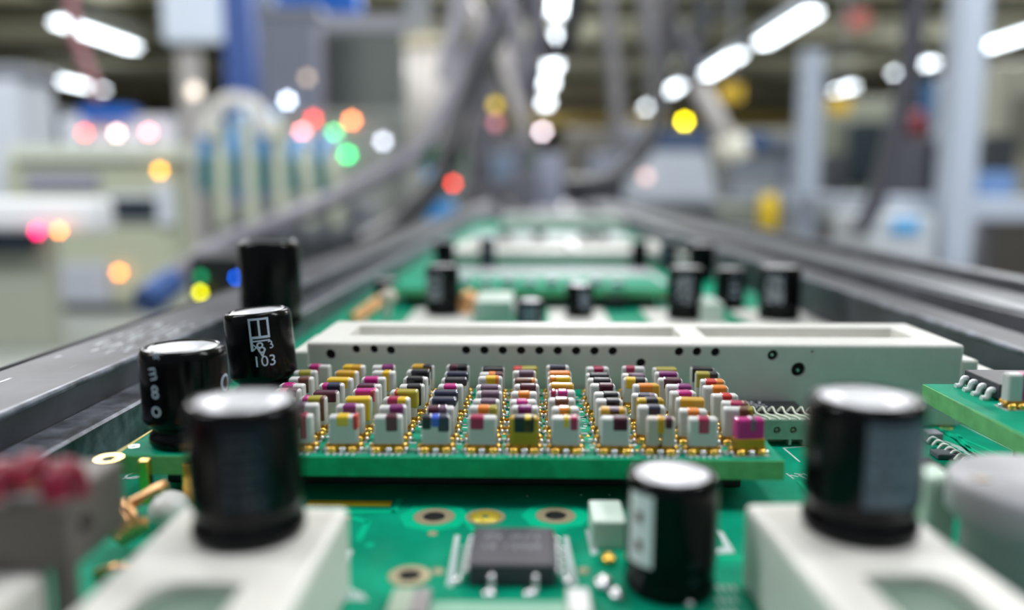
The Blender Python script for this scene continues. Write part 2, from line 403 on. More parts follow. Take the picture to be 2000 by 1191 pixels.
CH = [  # one string per column from the left, rows from the front ; each row: body? then bands colour@position/width
 'crimson@0 | maroon@0 | yellow@.3 | pink@-.2,maroon@.4 | magenta@-.3 | brown@.3 | olive@0/.9 | magenta@-.4/.8'.split('|'),
 'maroon@.2,crimson@.5/.3 | mauve@-.5/.9 | magenta@-.6/.4,olive@.2/.9,brown@.8/.4 | maroon@0/1.5 | magenta@-.5/.5,navy@.2/1 | yellow@-.2/1.5 | gold@0/1.4 | yellow@-.5/.8,gold@.3/.8'.split('|'),
 'yellow@0/.75,red@1.0/.25 | purple@0/.85 | g!yellow@0/1.8 | magenta@0/1.3,pink@.7/.3 | maroon@-.2/1.2 | magenta@-.2/1 | yellow@.3/.6 | purple@.4/.9'.split('|'),
 'maroon@.3/.75 | purple@.3/.9 | crimson@-.2/.8,yellow@.5/.7 | olive@.3/1.4,red@-.5/.4 | black@.2/1 | black@0/1.2 | black@.2/1.3 | gold@0/2.1,black@.5/.8'.split('|'),
 'black@-.7/.6,blue@0/.6,navy@.6/.7 | maroon@-.5/.8,mauve@.2/.6 | navy@.1/1.7 | navy@.1/1.5 | magenta@0/.9 | black@.2/1.5 | navy@.1/1.6 | maroon@-.4/.7,black@.5/.8'.split('|'),
 'crimson@-.4/.85 | orange@.1/.75,olive@.85/.5 | mauve@.2/1 | mauve@.1/1.2 | mauve@.1/1.2 | yellow@.1/.8,orange@.6/.4 | orange@.1/.6,maroon@.7/.6 | black@0/1.5'.split('|'),
 'y!black@0/1.2,yellow@.3/.6 | purple@0/.9 | magenta@-.1/.75 | orange@0/.8 | maroon@.1/1.1 | brown@-.1/1.3,orange@.7/.4 | mauve@.2/1.1 | red@-.6/.8,olive@.4/1.2'.split('|'),
 'yellow@.05/.38,crimson@.65/.5 | orange@-.1/.7,olive@.2/.4 | brown@0/.9 | magenta@0/.7,crimson@-.8/.4 | gold@.1/1.6 | yellow@.2/1.2,orange@-.6/.6 | orange@0/1.8 | navy@0/1.2'.split('|'),
 'maroon@.4/.9 | gold@0/2,mauve@.1/.8 | black@.3/.9 | black@.3/1 | maroon@.3/1 | black@.2/1.2 | black@.1/1.4 | crimson@.1/.8'.split('|'),
 'h!gold@0/.5,maroon@.6/.5 | navy@.2/.8 | y!black@.1/.8 | navy@.1/1,mauve@.6/.5 | orange@0/1,gold@.8/.6 | yellow@-.4/.8,black@.4/.8 | mauve@.4/1,maroon@-.3/.4 | crimson@-.3/.7'.split('|'),
 'crimson@0/.7 | orange@0/.75 | gold@.2/1.6 | magenta@.1/.9 | purple@.5/.9 | maroon@.2/1.2 | purple@.1/1.3 | olive@.2/1.6'.split('|'),
 'm!mauve@.2/.4 | brown@.6/.8,olive@1.0/.3 | crimson@.1/.8,brown@.8/.4 | red@.1/.7 | orange@.3/1 | red@-.2/.8,orange@.6/.6 | olive@-.4/1,black@.5/.7 | black@0/1.6'.split('|'),
]
grp = 'banded chip resistors on the raised board'
seen = set()
for ci, rows in enumerate(CH):
    for ri, spec in enumerate(rows):
        if ci == 0 and ri < 2: continue
        spec = spec.strip(); bk = 'white'
        if spec[1] == '!': bk = {'y': 'gold', 'g': 'green', 'h': 'half', 'm': 'magenta'}[spec[0]]; spec = spec[2:]
        bands = []
        for s in spec.split(','):
            cn, q = s.split('@'); pos, _, w = q.partition('/'); bands.append((cn, float(pos), min(2.15, 1.45 * float(w or .8))))
        look = {'white': 'white', 'gold': 'gold-brown', 'green': 'pale green', 'half': 'split tan', 'magenta': 'magenta'}[bk]
        cols = ' and '.join(dict.fromkeys(q[0] for q in bands))
        lab = f'{look} resistor banded {cols}'.replace(' and ', ', ', len(set(q[0] for q in bands)) - 2) + f', {ORD[ri]} in {CORD[ci]} file from left'
        jx, jy = (random.uniform(-.16, .16), random.uniform(-.15, .15)) if 4 <= ci <= 8 else (random.uniform(-.35, .35), random.uniform(-.3, .3))
        if ri == 0: jx = jy = 0
        x = COLX[ci] + jx - .0022 * ri * COLX[ci]; y = ROWY[ri] + jy
        hsc = 1 + (random.uniform(-.03, .06) if ri else 0)
        t = thing('chip_resistor', lab, 'resistor', (x, y, 4.0), grp, (0, 0, random.uniform(-.05, .05) if 3 < ci < 9 else random.uniform(-.12, .12)))
        t.scale = (1, 1, hsc)
        put('solder_pad', ME['pad'], t)
        if bk == 'half':
            for sx in (-.6, .6):
                put('body', ME['half'], t, (sx, 0, 0)); put('solder_base', ME['baseh'], t, (sx, 0, 0))
        else:
            put('body', ME[bk], t); put('solder_base', ME['base'], t)
        if bk == 'magenta':
            put('solder_collar', mesh_local('solder_collar', one(box, -1.2, 1.2, -.6, .6, .4, 1.35, .1), mat('amber_collar', (.55, .30, .02), .3, metal=.5)), t)
        for cn, pos, w in bands:
            h = random.choice([.9, 1.1, 1.3]) if ri == 0 else random.choice([.7, 1.0, 1.5, 2.0])
            if cn == 'crimson' and ri == 0 and w < .6: h = 1.9
            put('color_band', band_mesh(cn, w, h), t, (pos, 0, 0.002 * len(cn)))
        for sx in ((-.85, 0, .85) if ri == 0 else (-.85, .85)): put('solder_bead', ME['bead'] if sx else ME['beadt'], t, (sx + random.uniform(-.08, .08), -.66, .26))
        for sx in (-1.22, 1.22):
            put('solder_bead', ME['bead'], t, (sx, .15, .3)); put('solder_bead', ME['beadt'], t, (sx * 1.12, -.35, .14))

# ================================================================ CAPACITORS
def capacitor(x, y, z, Dm, h, label, stripe=None, bulge=1.0, neck=.9, marks=None, rot=(0, 0, 0), group=None, top=None, seg=64):
    R = Dm / 2
    t = thing('capacitor', label, 'capacitor', (x, y, z), group, rot)
    bl = bulge
    pr = [(0, 0), (.86 * bl, 0), (.95 * bl, .01), (1.0 * bl, .04), (1.0 * bl, .09), (.97 * bl, .125), (neck, .15), (neck, .18), (.97 * neck + .03, .205), (.5 + .5 * neck, .23), (.99, .27), (1, .31),
          (1, .90), (.995, .93), (.975, .96), (.94, .983), (.90, .995), (.86, 1.0), (.82, .997), (.79, .985)]
    part('sleeve', one(lathe, [(r * R, q * h) for r, q in pr], (0, 0, 0), seg), M_sleeve, t, local=True)
    tp = part('metal_top', one(lathe, [(0, .975 * h), (.3 * R, .978 * h), (.8 * R, .986 * h), (.8 * R, .95 * h)], (0, 0, 0), seg), top or M_alu, t, local=True)
    if stripe:
        th, w, m, rows, inkm = stripe
        s = B(); patch(s, R * 1.004, th - w / 2, th + w / 2, .30 * h, .90 * h)
        st = part('stripe', s, m, t, local=True, label='lighter printed stripe down the sleeve')
        if rows:
            s = B()
            for k in range(rows):
                z0 = .34 * h + (.52 * h) * k / rows; dz = .52 * h / rows * .62
                n = 4 + (k % 3)
                for q in range(n):
                    if random.random() < .12: continue
                    t0 = th - w * .42 + w * .84 * q / n
                    patch(s, R * 1.010, t0, t0 + w * .84 / n * random.uniform(.5, .85), z0, z0 + dz * random.uniform(.45, 1), 2)
            part('printed_marks', s, inkm, st, local=True)
    for fn in marks or (): fn(t, R, h)
    return t
# the two in focus at the left
def marks1(t, R, h):
    s = B()
    for ch, zz, sz, ro in (('m', .80, 1.45, -PI / 2 + .2), ('8', .61, 1.55, .06), ('o', .44, 1.85, 0)):
        v, f = text2d(ch, sz); on_cyl(s, v, f, R * 1.006, -.30, zz * h, ro)
    part('printed_marking', s, M_ink, t, local=True, label='pale characters printed down the left side')
    s = B(); v, f = text2d('O', 2.0); on_cyl(s, v, f, R * 1.006, 1.55, .62 * h); v, f = text2d('B', 1.2); on_cyl(s, v, f, R * .985, -.22, .955 * h)
    part('printed_marking', s, M_ink, t, local=True, label='pale ring printed near the right side')
def marks2(t, R, h):
    s = B(); th = .33
    def q(u0, u1, z0, z1): patch(s, R * 1.006, th + u0 / R, th + u1 / R, z0, z1, 6)
    zt = .955 * h; zb = .745 * h
    q(-.95, .95, zt - .2, zt); q(-.95, .95, zb - .12, zb + .12)
    for u in (-.95, -.1, .75): q(u, u + .2, zb, zt)
    q(-.95, .9, zb - .42, zb - .28); q(-.95, -.7, zb - 1.3, zb)
    for ch, u, zz, sz, ro in (('8', 0, .625, 1.6, .3), ('x', -.45, .65, 1.2, 0), ('3', .95, .65, 1.1, .2), ('v', .05, .585, 1.8, 0)):
        v, f = text2d(ch, sz); on_cyl(s, v, f, R * 1.006, th + u / R, zz * h, ro)
    part('printed_logo', s, M_ink, t, local=True, label='pale window shaped logo over scribbled strokes')
    s = B(); v, f = text2d('103', 1.5); on_cyl(s, v, f, R * 1.006, th + .2 / R, .475 * h); v, f = text2d('C3', 1.1); on_cyl(s, v, f, R * .975, th + .2 / R, .31 * h)
    part('printed_marking', s, M_ink, t, local=True, label='printed number 103')
c = P(368, 862, 4)
capacitor(c.x, c.y, 4, 6.75, 8.1, 'black capacitor with characters stacked down its left side, at the raised board corner', bulge=.88, neck=.80, marks=[marks1], seg=96)
c = P(512, 775, 4)
capacitor(c.x + .5, c.y, 4, 6.45, 8.85, 'black capacitor printed with a window logo and 103, leaning left', bulge=.92, neck=.78, marks=[marks2], rot=(0, -.07, 0), seg=96)
# near, blurred
c = P(488, 1037, 5.5)
capacitor(c.x, c.y, 5.5, 6.3, 7.8, 'black capacitor with a dim blue stripe, on the near left white connector', stripe=(.32, .8, M_striped, 7, M_inkd), neck=.94)
c = P(1676, 1030, 5.5)
capacitor(c.x, c.y, 5.5, 6.35, 7.85, 'black capacitor with a wide grey-blue stripe, on the near right white connector', stripe=(.21, 1.1, M_stripe, 6, mat('slate_ink', (.20, .25, .31), .45)), neck=.92)
def marks_c(t, R, h):
    s = B()
    for zz in (.70, .46):
        v, f = text2d('o', 1.0); on_cyl(s, v, f, R * 1.012, -.88, zz * h)
        patch(s, R * 1.012, -.98, -.80, zz * h - .3, zz * h + .35, 4)
    part('red_mark', s, M_redink, t, local=True, label='dark red marks on the white stripe')
    s = B(); patch(s, R * 1.005, .95, 1.35, .3 * h, .9 * h); part('stripe', s, mat('taupe_stripe', (.16, .12, .11), .4), t, local=True)
    s = B()
    for zz in (.17, .31):
        v, f = text2d('o', 1.0); on_cyl(s, v, f, R * 1.008, .33, zz * h + .4)
    part('printed_marking', s, M_inkd, t, local=True)
c = P(1307, 1143, 0)
capacitor(c.x, c.y, 0, 5.7, 7.5, 'black capacitor with a white stripe bearing dark red marks, near centre right', stripe=(-.88, .66, M_stripew, 0, None), neck=.965, marks=[marks_c], top=mat('white_top', (.90, .90, .94), .4, metal=.3))
# second board, behind the bar
gb = 'blurred capacitors behind the bar'
W5 = M_inkw
for px, py, Dm, h, st, lab in (
    (865, 614, 6.5, 9.7, (-.42, 1.3, M_striped, 9, W5), 'tall black capacitor with a white printed stripe on its left half, behind the bar'),
    (1336, 622, 6.5, 9.9, (-.18, 1.1, M_striped, 10, W5), 'tall black capacitor with a central printed stripe, in front of two farther ones'),
    (1520, 622, 7.7, 10.0, (-.5, 1.05, M_striped, 10, W5), 'tall black capacitor with a printed stripe, rightmost of those behind the bar'),
    (1131, 618, 5.4, 6.3, (.35, .8, M_striped, 5, M_ink), 'short black capacitor with a white top and faint print, behind the middle of the bar'),
    (1035, 642, 5.0, 5.2, (0, 1.3, M_striped, 3, M_ink), 'squat black capacitor half hidden by the bar, left of the middle'),
    (755, 590, 5.0, 5.0, None, 'squat black capacitor at the left edge of the second board'),
    (869, 535, 6.0, 9.4, None, 'black capacitor behind the tall left striped one'),
    (952, 527, 4.5, 9.4, (.4, .6, M_stripe, 0, None), 'slim black capacitor standing before the far white bar, left'),
    (1248, 527, 5.1, 8.6, None, 'slim black capacitor standing before the far white bar, right'),
    (1304, 528, 5.5, 8.6, (-.6, .8, M_stripe, 0, None), 'black capacitor with a grey stripe, left of the pair behind the central striped one'),
    (1368, 548, 7.0, 9.8, None, 'broad black capacitor at the right rear of the second board'),
    (1424, 602, 6.0, 8.3, (.1, .6, M_striped, 3, M_ink), 'black capacitor with a pale top between the two tall striped right ones')):
    c = P(px, py); capacitor(c.x, c.y, .05, Dm, h, lab, stripe=st, neck=.94, group=gb, seg=40)
c = D(522, 590, 108)
BLKZ = 7.0
capacitor(-38.2, 118, 4.1, 8.8, 13.0, 'large matt black capacitor out of focus behind the one marked 103', group=gb, top=mat('black_top', (.015, .015, .017), .5), seg=48, neck=.95)
for k, px in enumerate((985, 1053, 1145, 1174)):
    c = P(px, 474, 0); b = B(); lathe(b, [(0, 0), (2.3, 0), (2.5, .3), (2.5, 5.2), (2.2, 5.6), (0, 5.6)], (c.x, c.y, 0), 24)
    o = solo('capacitor', b, M_sleeve, 'small blurred black capacitor %s before the farthest white bar' % ('leftmost', 'second from left', 'third from left', 'rightmost')[k], 'capacitor', 'small far capacitors')

# ================================================================ WHITE CONNECTORS
def wbar(y0, y1, z1, xa, xb, label, holes=True):
    t = thing('connector_bar', label, 'connector', ((xa + xb) / 2, (y0 + y1) / 2, 0))
    bm = one(box, xa, xb, y0, y1, 0, z1, .35, 3)
    cut = B()
    xm = P(1340, 645, z1).x if holes else xa + (xb - xa) * .56
    box(cut, xa + 3.6, xm - 1.2, y0 + 4.0, y1 - 3.6, z1 - 2.2, z1 + 1); box(cut, xm + 1.4, xb - 3.4, y0 + 4.0, y1 - 3.6, z1 - 2.2, z1 + 1)
    if holes:
        global HOLES
        HOLES = [(645, 692, .55), (695, 682, .44), (730, 682, .44), (763, 684, .46), (1252, 709, .5), (1510, 694, .58), (1560, 722, .78), (1587, 687, .16)] + \
                [(910 + 35.9 * k, 684 + .25 * k, .46) for k in range(9)] + [(1327, 687, .48), (1362, 687, .48), (1398, 688, .48)]
        for px, py, r in HOLES:
            p = D(px, py, y0); cyl(cut, (p.x, y0 - 1, p.z), (p.x, y0 + 2.6, p.z), r, 24)
    part('body', carve(bm, cut), M_white, t)
    part('end_tab', one(box, xb - .2, xb + 2.4, y0 + 1.5, y1 - 2, 0, z1 * .78, .25), M_white, t); part('end_tab', one(box, xb + 2.2, xb + 5, y0 + 3, y1 - 3, 0, z1 * .62, .25), M_white, t)
    part('end_tab', one(box, xa - 2, xa + .2, y0 + 1.5, y1 - 2, 0, z1 * .85, .25), M_white, t)
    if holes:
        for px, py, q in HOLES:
            p = D(px, py, y0); s = B(); cyl(s, (p.x, y0 + .55, p.z), (p.x, y0 + 2.4, p.z), q * .97, 20); part('hole_shade', s, M_hole, t, label='black disc painting the shade inside a round hole')  # black discs set in the holes stand for their inner shade
        s = B()
        for px, py in ((1560, 724), (1510, 694)):
            p = D(px, py, y0); cyl(s, (p.x, y0 + .3, p.z), (p.x, y0 + .7, p.z), .16, 14)
        part('contact_pin', s, M_tin, t)
    return t
wbar(84, 97.5, 8.75, -23.7, 44.6, 'long white connector bar drilled with a row of round holes, behind the resistor rows')
wbar(250, 302, 5.2, -25, 44, 'blurred white connector bar crossing the far end of the second board', False)
wbar(452, 468, 9.5, -15, 46, 'farthest white connector bar, heavily blurred on the last board', False)
M_flat = mat('pale_flat', (.52, .52, .55), .5)
solo('spacer_strip', one(box, -24, 34, 205, 239, 0.02, .9, .2), M_flat, 'pale grey flat plastic strip lying in front of the far white bar', 'spacer')

def near_conn(label, x0, x1, y0, y1, z1, rx, side=-1, yaw=0):
    cx, cy = (x0 + x1) / 2, (y0 + y1) / 2
    t = thing('connector_block', label, 'connector', (cx, cy, 0))
    bm = one(box, x0, x1, y0, y1, 0, z1, .4, 3); cut = one(box, rx[0], rx[1], rx[2], rx[3], z1 - 3, z1 + 2, .0)
    cut2 = B(); box(cut2, rx[0], rx[1], rx[2], rx[3], z1 - .6, z1 + 2)
    cut.free()
    bmesh.ops.bevel(cut2, geom=[e for e in cut2.edges if abs(e.verts[0].co.z - e.verts[1].co.z) > 1 and e.verts[0].co.y > rx[3] - .1 and abs(e.verts[0].co.x - rx[0 if side < 0 else 1]) < .1], offset=1.7, segments=8, profile=.5, affect='EDGES')
    bm = carve(bm, cut2); part('body', bm, M_whitec, t)
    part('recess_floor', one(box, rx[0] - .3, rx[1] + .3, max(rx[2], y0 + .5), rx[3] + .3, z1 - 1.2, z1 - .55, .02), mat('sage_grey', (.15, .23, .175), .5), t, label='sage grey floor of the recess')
    t.rotation_euler = (0, 0, yaw)
    return t
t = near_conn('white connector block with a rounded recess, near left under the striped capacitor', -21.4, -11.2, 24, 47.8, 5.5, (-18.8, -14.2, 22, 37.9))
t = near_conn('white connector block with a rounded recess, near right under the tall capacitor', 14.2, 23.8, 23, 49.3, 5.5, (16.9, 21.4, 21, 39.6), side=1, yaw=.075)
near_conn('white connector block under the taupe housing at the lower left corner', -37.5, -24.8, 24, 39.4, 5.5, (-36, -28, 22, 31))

# white plates under the capacitors behind the bar
for k, (px0, px1, lab) in enumerate(((800, 925, 'white plate under the tall left striped capacitor'), (1072, 1185, 'white plate under the short white topped capacitor'),
                        (1262, 1400, 'white plate under the tall centre right striped capacitor'), (1440, 1610, 'white plate under the rightmost tall striped capacitor'))):
    a, c = P(px0, 618), P(px1, 618)
    solo('base_plate', one(box, a.x, c.x, 118, 166, -.0, .06, .02), M_white, lab, 'base plate', 'white plates behind the bar')

# small moulded blocks
def block(name, label, cat, pix, yd, h=None, m=M_ceram, z=0, bev=.15, group=None):
    x0, x1, yb, yt = pix
    a = P(x0, yb, z); c = P(x1, yb, z); top = D(x0, yt, a.y).z
    return solo(name, one(box, a.x, c.x, a.y, a.y + yd, z, top, bev), m, label, cat, group)
block('white_component', 'small white cube component beside the capacitor with red marks', 'component', (1156, 1222, 1072, 1018), 4.0, m=mat('mint_white', (.62, .74, .66), .4))
block('white_component', 'pale green-white box behind the bar, right of the tall left capacitor', 'component', (928, 1000, 634, 588), 14, m=mat('mint_white', (.62, .74, .66), .4))
block('white_component', 'pale sage box behind the bar between two tall right capacitors', 'component', (1372, 1412, 632, 592), 10, m=mat('mint_white', (.62, .74, .66), .4))
c = P(1026, 625); 
solo('white_component', one(ball, (c.x - 2.5, c.y + 4, 1.4), 1.5, (1, 1, .9)), M_ceram, 'round white bead right of the pale green-white box', 'component')
block('black_component', 'low black component behind the bar right of the short capacitor', 'component', (1185, 1222, 606, 580), 6, m=M_black)
c = P(1296, 592); solo('red_component', one(ball, (c.x, c.y, 1.0), 1.0), MATS['band_crimson'], 'tiny red component left of the centre striped capacitor', 'component')
t = thing('wire_link', 'pale beaded upright component at the left rear, behind the bar', 'component', (P(760, 620).x, P(760, 620).y, 0))
c = P(760, 622); part('bead', one(ball, (c.x, c.y, 4.2), 1.6, (1, 1, .95)), mat('cream_bead', (.72, .62, .52), .4), t); part('stem', one(tube, [(c.x - .6, c.y, 0), (c.x - .4, c.y, 1.5), (c.x - .1, c.y, 3)], .75, 10, 4), mat('cream_stem', (.66, .62, .58), .4), t)
# copper coils
def coil(label, p0, p1, R, wire, turns, m=M_copper, lead=None, cat='coil'):
    p0, p1 = Vector(p0), Vector(p1); d = p1 - p0; ax = d.normalized(); u = ax.cross(Vector((0, 0, 1))).normalized(); v = u.cross(ax)
    t = thing('copper_coil', label, cat, (p0.x, p0.y, min(p0.z, p1.z) - R))
    pts = [p0 + d * (k / (turns * 14)) + (u * math.cos(2 * PI * k / 14) + v * math.sin(2 * PI * k / 14)) * R for k in range(turns * 14 + 1)]
    part('winding', one(tube, pts, wire, 8, 1), m, t)
    if lead:
        for l in lead: part('lead', one(tube, l, wire, 8, 5), m, t)
    return t
c = P(205, 1055, 0); q = P(290, 985, 2)
a0 = Vector((-24 + 1.9, 47.5, 1.9))
coil('loose gold and copper wire coil beside the taupe housing', P(215, 1035, 2.0), P(268, 1005, 2.6), 1.15, .34, 4, lead=[[P(262, 985, 3), P(290, 962, 3.4), P(326, 945, 3.9)], [P(240, 990, 3), P(285, 968, 3.6), P(318, 953, 4.0)], [P(190, 1120, .3), P(230, 1108, 1.0), P(268, 1110, .6)]])
t = coil('bunched copper wire coil at the right, just behind the bar', P(1632, 614, 1.8), P(1722, 614, 1.8), 2.6, .62, 6)
coil('copper wire coil lying along the left edge behind the bar', P(690, 625, 1), P(745, 585, 1), 1.0, .4, 7)
coil('short copper coil at the right side of the tall left striped capacitor', P(908, 600, 1.5), P(922, 575, 2.0), 1.6, .5, 4)
c = P(322, 1040, 0); solo('white_component', one(ball, (c.x, c.y + 1, 1.35), 1.35, (1.1, 1.2, 1)), M_ceram, 'rounded white bead peeking out left of the near left connector', 'component')

# ================================================================ ICs
def chip(label, x0, x1, y0, y1, z0, z1, side=5, front=2, m=M_grey_epoxy, leadm=M_tin, left=True, right=True, text=None, lw=.32, lo=.75):
    t = thing('integrated_circuit', label, 'chip', ((x0 + x1) / 2, (y0 + y1) / 2, z0))
    part('package', one(box, x0, x1, y0, y1, z0 + .15, z1, .1, 2), m, t)
    def gull(px, py, dx, dy):
        b = B(); h = (z1 - z0) * .55
        tube(b, [(px, py, z0 + h), (px + dx * .35, py + dy * .35, z0 + h), (px + dx * .55, py + dy * .55, z0 + .2), (px + dx, py + dy, z0 + .12)], lw / 2, 8, 4)
        part('lead', b, leadm, t)
    for k in range(side):
        yy = y0 + (y1 - y0) * (k + .5) / side
        if left: gull(x0, yy, -lo, 0)
        if right: gull(x1, yy, lo, 0)
    for k in range(front):
        xx = x0 + (x1 - x0) * (k * 1.0 + .5) / front if front > 2 else x0 + (x1 - x0) * (.27, .77)[k]
        gull(xx, y0, 0, -lo * 1.4)
    if text:
        s = B()
        for (yy, n) in text:
            for k in range(n):
                if k == n // 3: continue
                xx = x0 + (x1 - x0) * (.14 + .72 * k / n); w = (x1 - x0) * .72 / n * .62
                for q in range(3):
                    if random.random() < .8: box(s, xx + w * .35 * q, xx + w * .35 * q + w * .26, yy - .25 * random.random() - .05, yy + .3, z1, z1 + .02)
                box(s, xx, xx + w, yy + (.3 if k % 2 else -.3), yy + (.38 if k % 2 else -.22), z1, z1 + .02)
        part('printed_marking', s, mat('grey_print', (.24, .24, .29), .5), t)
    return t
t = chip('dark grey square chip with tinned pins, near centre between the holes', -3.95, 1.55, 48.4, 54.1, 0, 1.5, 6, 2, text=((52.5, 9), (51.0, 8)), m=mat('slate_epoxy', (.055, .05, .065), .55), lw=.42)
s = B()
for px in (955, 1035): ball(s, P(px, 1160), .48, (1, 1, .7))
for px, py in ((895, 1133), (1108, 1135)): ball(s, P(px, py), .42, (1, 1, .7))
part('solder_bead', s, M_tin, t)
t = chip('black chip with speckled print beside the rear right resistors, before the bar', P(1430, 800, 1).x, P(1530, 800, 1).x, 79.3, 83.3, .2, 2.9, 4, 4, m=M_black, right=True, lw=.22, lo=.5, leadm=mat('pale_wire', (.80, .80, .68), .4, metal=.2))
p0 = t.location / MM
s = B()
for k in range(70):
    xx = random.uniform(20.6, 23.6); yy = random.uniform(79.6, 83.0); box(s, xx, xx + .16, yy, yy + .14, 2.9, 2.92)
part('printed_marking', s, M_inkw, t)
# sage socket with two screw holes
t = thing('terminal_socket', 'sage green socket with two round holes, right of the resistor rows', 'socket', (24.8, 78.5, 0))
bm = one(box, 21.2, 28.5, 77.2, 79.0, 0, 2.75, .2); cut = B()
for px in (1518, 1550):
    p = D(px, 840, 77.2); cyl(cut, (p.x, 76, p.z), (p.x, 78.2, p.z), .36, 20)
for a_, b_ in ((1500, 1540), (1546, 1568)): cut_a, cut_b = D(a_, 858, 77.2), D(b_, 871, 77.2); box(cut, cut_a.x, cut_b.x, 76, 78.6, -.2, cut_a.z)
part('body', carve(bm, cut), M_sage, t)
for px in (1518, 1550):
    p = D(px, 840, 77.2); s = B(); ball(s, (p.x, 77.5, p.z), .2); part('screw', s, M_pad, t)
s = B()
for k in range(7):
    x = 21.8 + k * .95; tube(s, [(x - .4, 79.2, 2.9), (x, 79.0, 3.4), (x + .2, 78.4, 2.95), (x + .9, 77.5, 2.85), (x + 1.2, 77.2, 2.6)], .1, 7, 5)
part('wire_whiskers', s, mat('pale_wire', (.80, .80, .68), .4, metal=.2), t, label='pale curling wire whiskers over the top')
t = thing('grey_bead', 'dark grey rounded component right of the sage socket', 'component', (29, 82, 0)); p = P(1562, 812, .9)
part('body', one(ball, (p.x, p.y, 1.0), 1.2, (1.3, 1.1, .85)), mat('grey_bead', (.08, .08, .10), .3), t); part('terminal', one(box, p.x - 1.4, p.x + 1.4, p.y - .4, p.y + .4, 0, .4, .1), M_tin, t)
# chip on raised right board
t = chip('black chip with white angled pins on the raised right board', 39.2, 44.6, 67.9, 73.6, 7.0, 8.5, 4, 0, m=M_grey_epoxy, lw=.55, lo=1.1, leadm=mat('white_pin', (.85, .87, .88), .35, metal=.3))
def free_res(label, x, y, z, rz, col, scale=1.0, body='white'):
    t = thing('chip_resistor', label, 'resistor', (x, y, z), None, (0, 0, rz)); t.scale = (scale,) * 3
    put('solder_pad', ME['pad'], t); put('body', ME[body], t); put('solder_base', ME['base'], t)
    put('color_band', band_mesh(col, .7, 2.3), t, (.25, 0, 0))
    for sx in (-.85, 0, .85): put('solder_bead', ME['bead'], t, (sx, -.66, .26))
    for sx in (-1.22, 1.22): put('solder_bead', ME['beadt'], t, (sx, .1, .2))
p = P(1986, 796, 7.0)
free_res('white resistor with a magenta band before the black chip on the raised right board', p.x, p.y, 7, .05, 'magenta')
free_res('white chip resistor banded gold, behind the black chip at the right edge', 47.2, 71.8, 7, 0, 'gold')
free_res('white resistor banded purple beside the black chip on the raised right board', 46.9, 68.2, 7, .3, 'purple')
# small parts on the main board at the right
t = thing('connector_block', 'mint green connector with dark slots, right of the tall near right capacitor', 'connector', (27, 57, 0))
a, c = P(1800, 1003), P(1856, 1003)
bm = one(box, a.x, c.x + .2, a.y, a.y + 4, 0, D(1830, 940, a.y).z, .15); cut = B()
for u, v in ((1820, 1838), (1842, 1852)): box(cut, P(u, 1003).x, P(v, 1003).x, a.y - 1, a.y + 1.4, .25, 1.0)
part('body', carve(bm, cut), mat('green_plastic', (.22, .50, .32), .4), t)
zt = D(1830, 940, a.y).z
chip('small dark chip with bright solder beads on top of the mint connector', a.x - .1, c.x - .2, a.y + .9, a.y + 3.4, zt, zt + .8, 0, 2, lw=.5, lo=.6)
t = thing('flat_flex_connector', 'pale finned pin row lying on the board left of the grey drum', 'connector', (P(1870, 880).x, P(1870, 880).y, 0))
for k in range(8):
    p = P(1822 + k * 11, 868 + k * 7); s = B(); tube(s, [(p.x - .6, p.y, .2), (p.x - .2, p.y, .7), (p.x + .3, p.y + .05, .55), (p.x + .7, p.y - .1, .12)], .17, 8, 4); part('pin', s, mat('pale_pin', (.75, .80, .74), .4, metal=.3), t)
p = P(1845, 895); part('body', one(box, p.x - .9, p.x + 1.6, p.y - .5, p.y + 1.2, 0, .55, .15), mat('grey_body', (.12, .13, .15), .4), t)
block('grey_component', 'small grey chip component right of the tall near right capacitor', 'component', (1812, 1842, 868, 846), 1.6, m=mat('grey_lilac', (.32, .32, .36), .4))
# grey drum
t = thing('inductor_drum', 'large grey drum inductor cut off by the right edge of the photo', 'inductor', (30.6, 47.4, 0))
part('drum', one(lathe, [(0, 0), (4.2, 0), (4.3, .3), (4.3, 4.6), (5.0, 5.2), (5.3, 5.5), (5.3, 7.3), (5.1, 7.6), (0, 7.7)], (30.6, 47.4, 0), 64), M_greyblk, t)
s = B(); box(s, 26.4, 27.3, 47.2, 48.0, 7.6, 7.72, .03); part('gold_tab', s, mat('bronze_tab', (.25, .19, .12), .4, metal=.5), t, label='small bronze tab on the rim')
solo('spacer_block', one(box, 25.2, 27.2, 50.6, 53.6, 0, 6.6, .4), M_mint, 'pale mint plastic block squeezed against the grey drum', 'spacer')
# tiny solder items near the centre capacitor
for px, py, w, m, lab in ((1188, 1098, .62, M_gold, 'yellow gold solder blob below the small white cube'), (1178, 1148, .7, M_tin, 'silver solder blob left of the capacitor with red marks'), (1204, 1168, .55, M_tin, 'silver solder blob at the foot of the capacitor with red marks'), (1345, 1182, .4, M_tin, 'silver solder blob in front of the capacitor with red marks')):
    c = P(px, py); solo('solder_blob', one(ball, (c.x, c.y, w * .5), w, (.9, 1.2, .6)), m, lab, 'solder', 'solder blobs near the centre')
for px, w, m, lab in ((790, 1.1, mat('pale_sage', (.45, .55, .42), .4), 'pale sage surface component below the lower hole'), (826, .9, mat('grey_cap', (.35, .32, .32), .4), 'grey-ended surface component beside the sage one'), (1128, 1.2, M_ceram, 'white surface component at the lower right of the chip')):
    c = P(px, 1176); solo('surface_component', one(box, c.x - w / 1.7, c.x + w / 1.7, c.y - 3, c.y + .2, 0, .9, .15), m, lab, 'component')

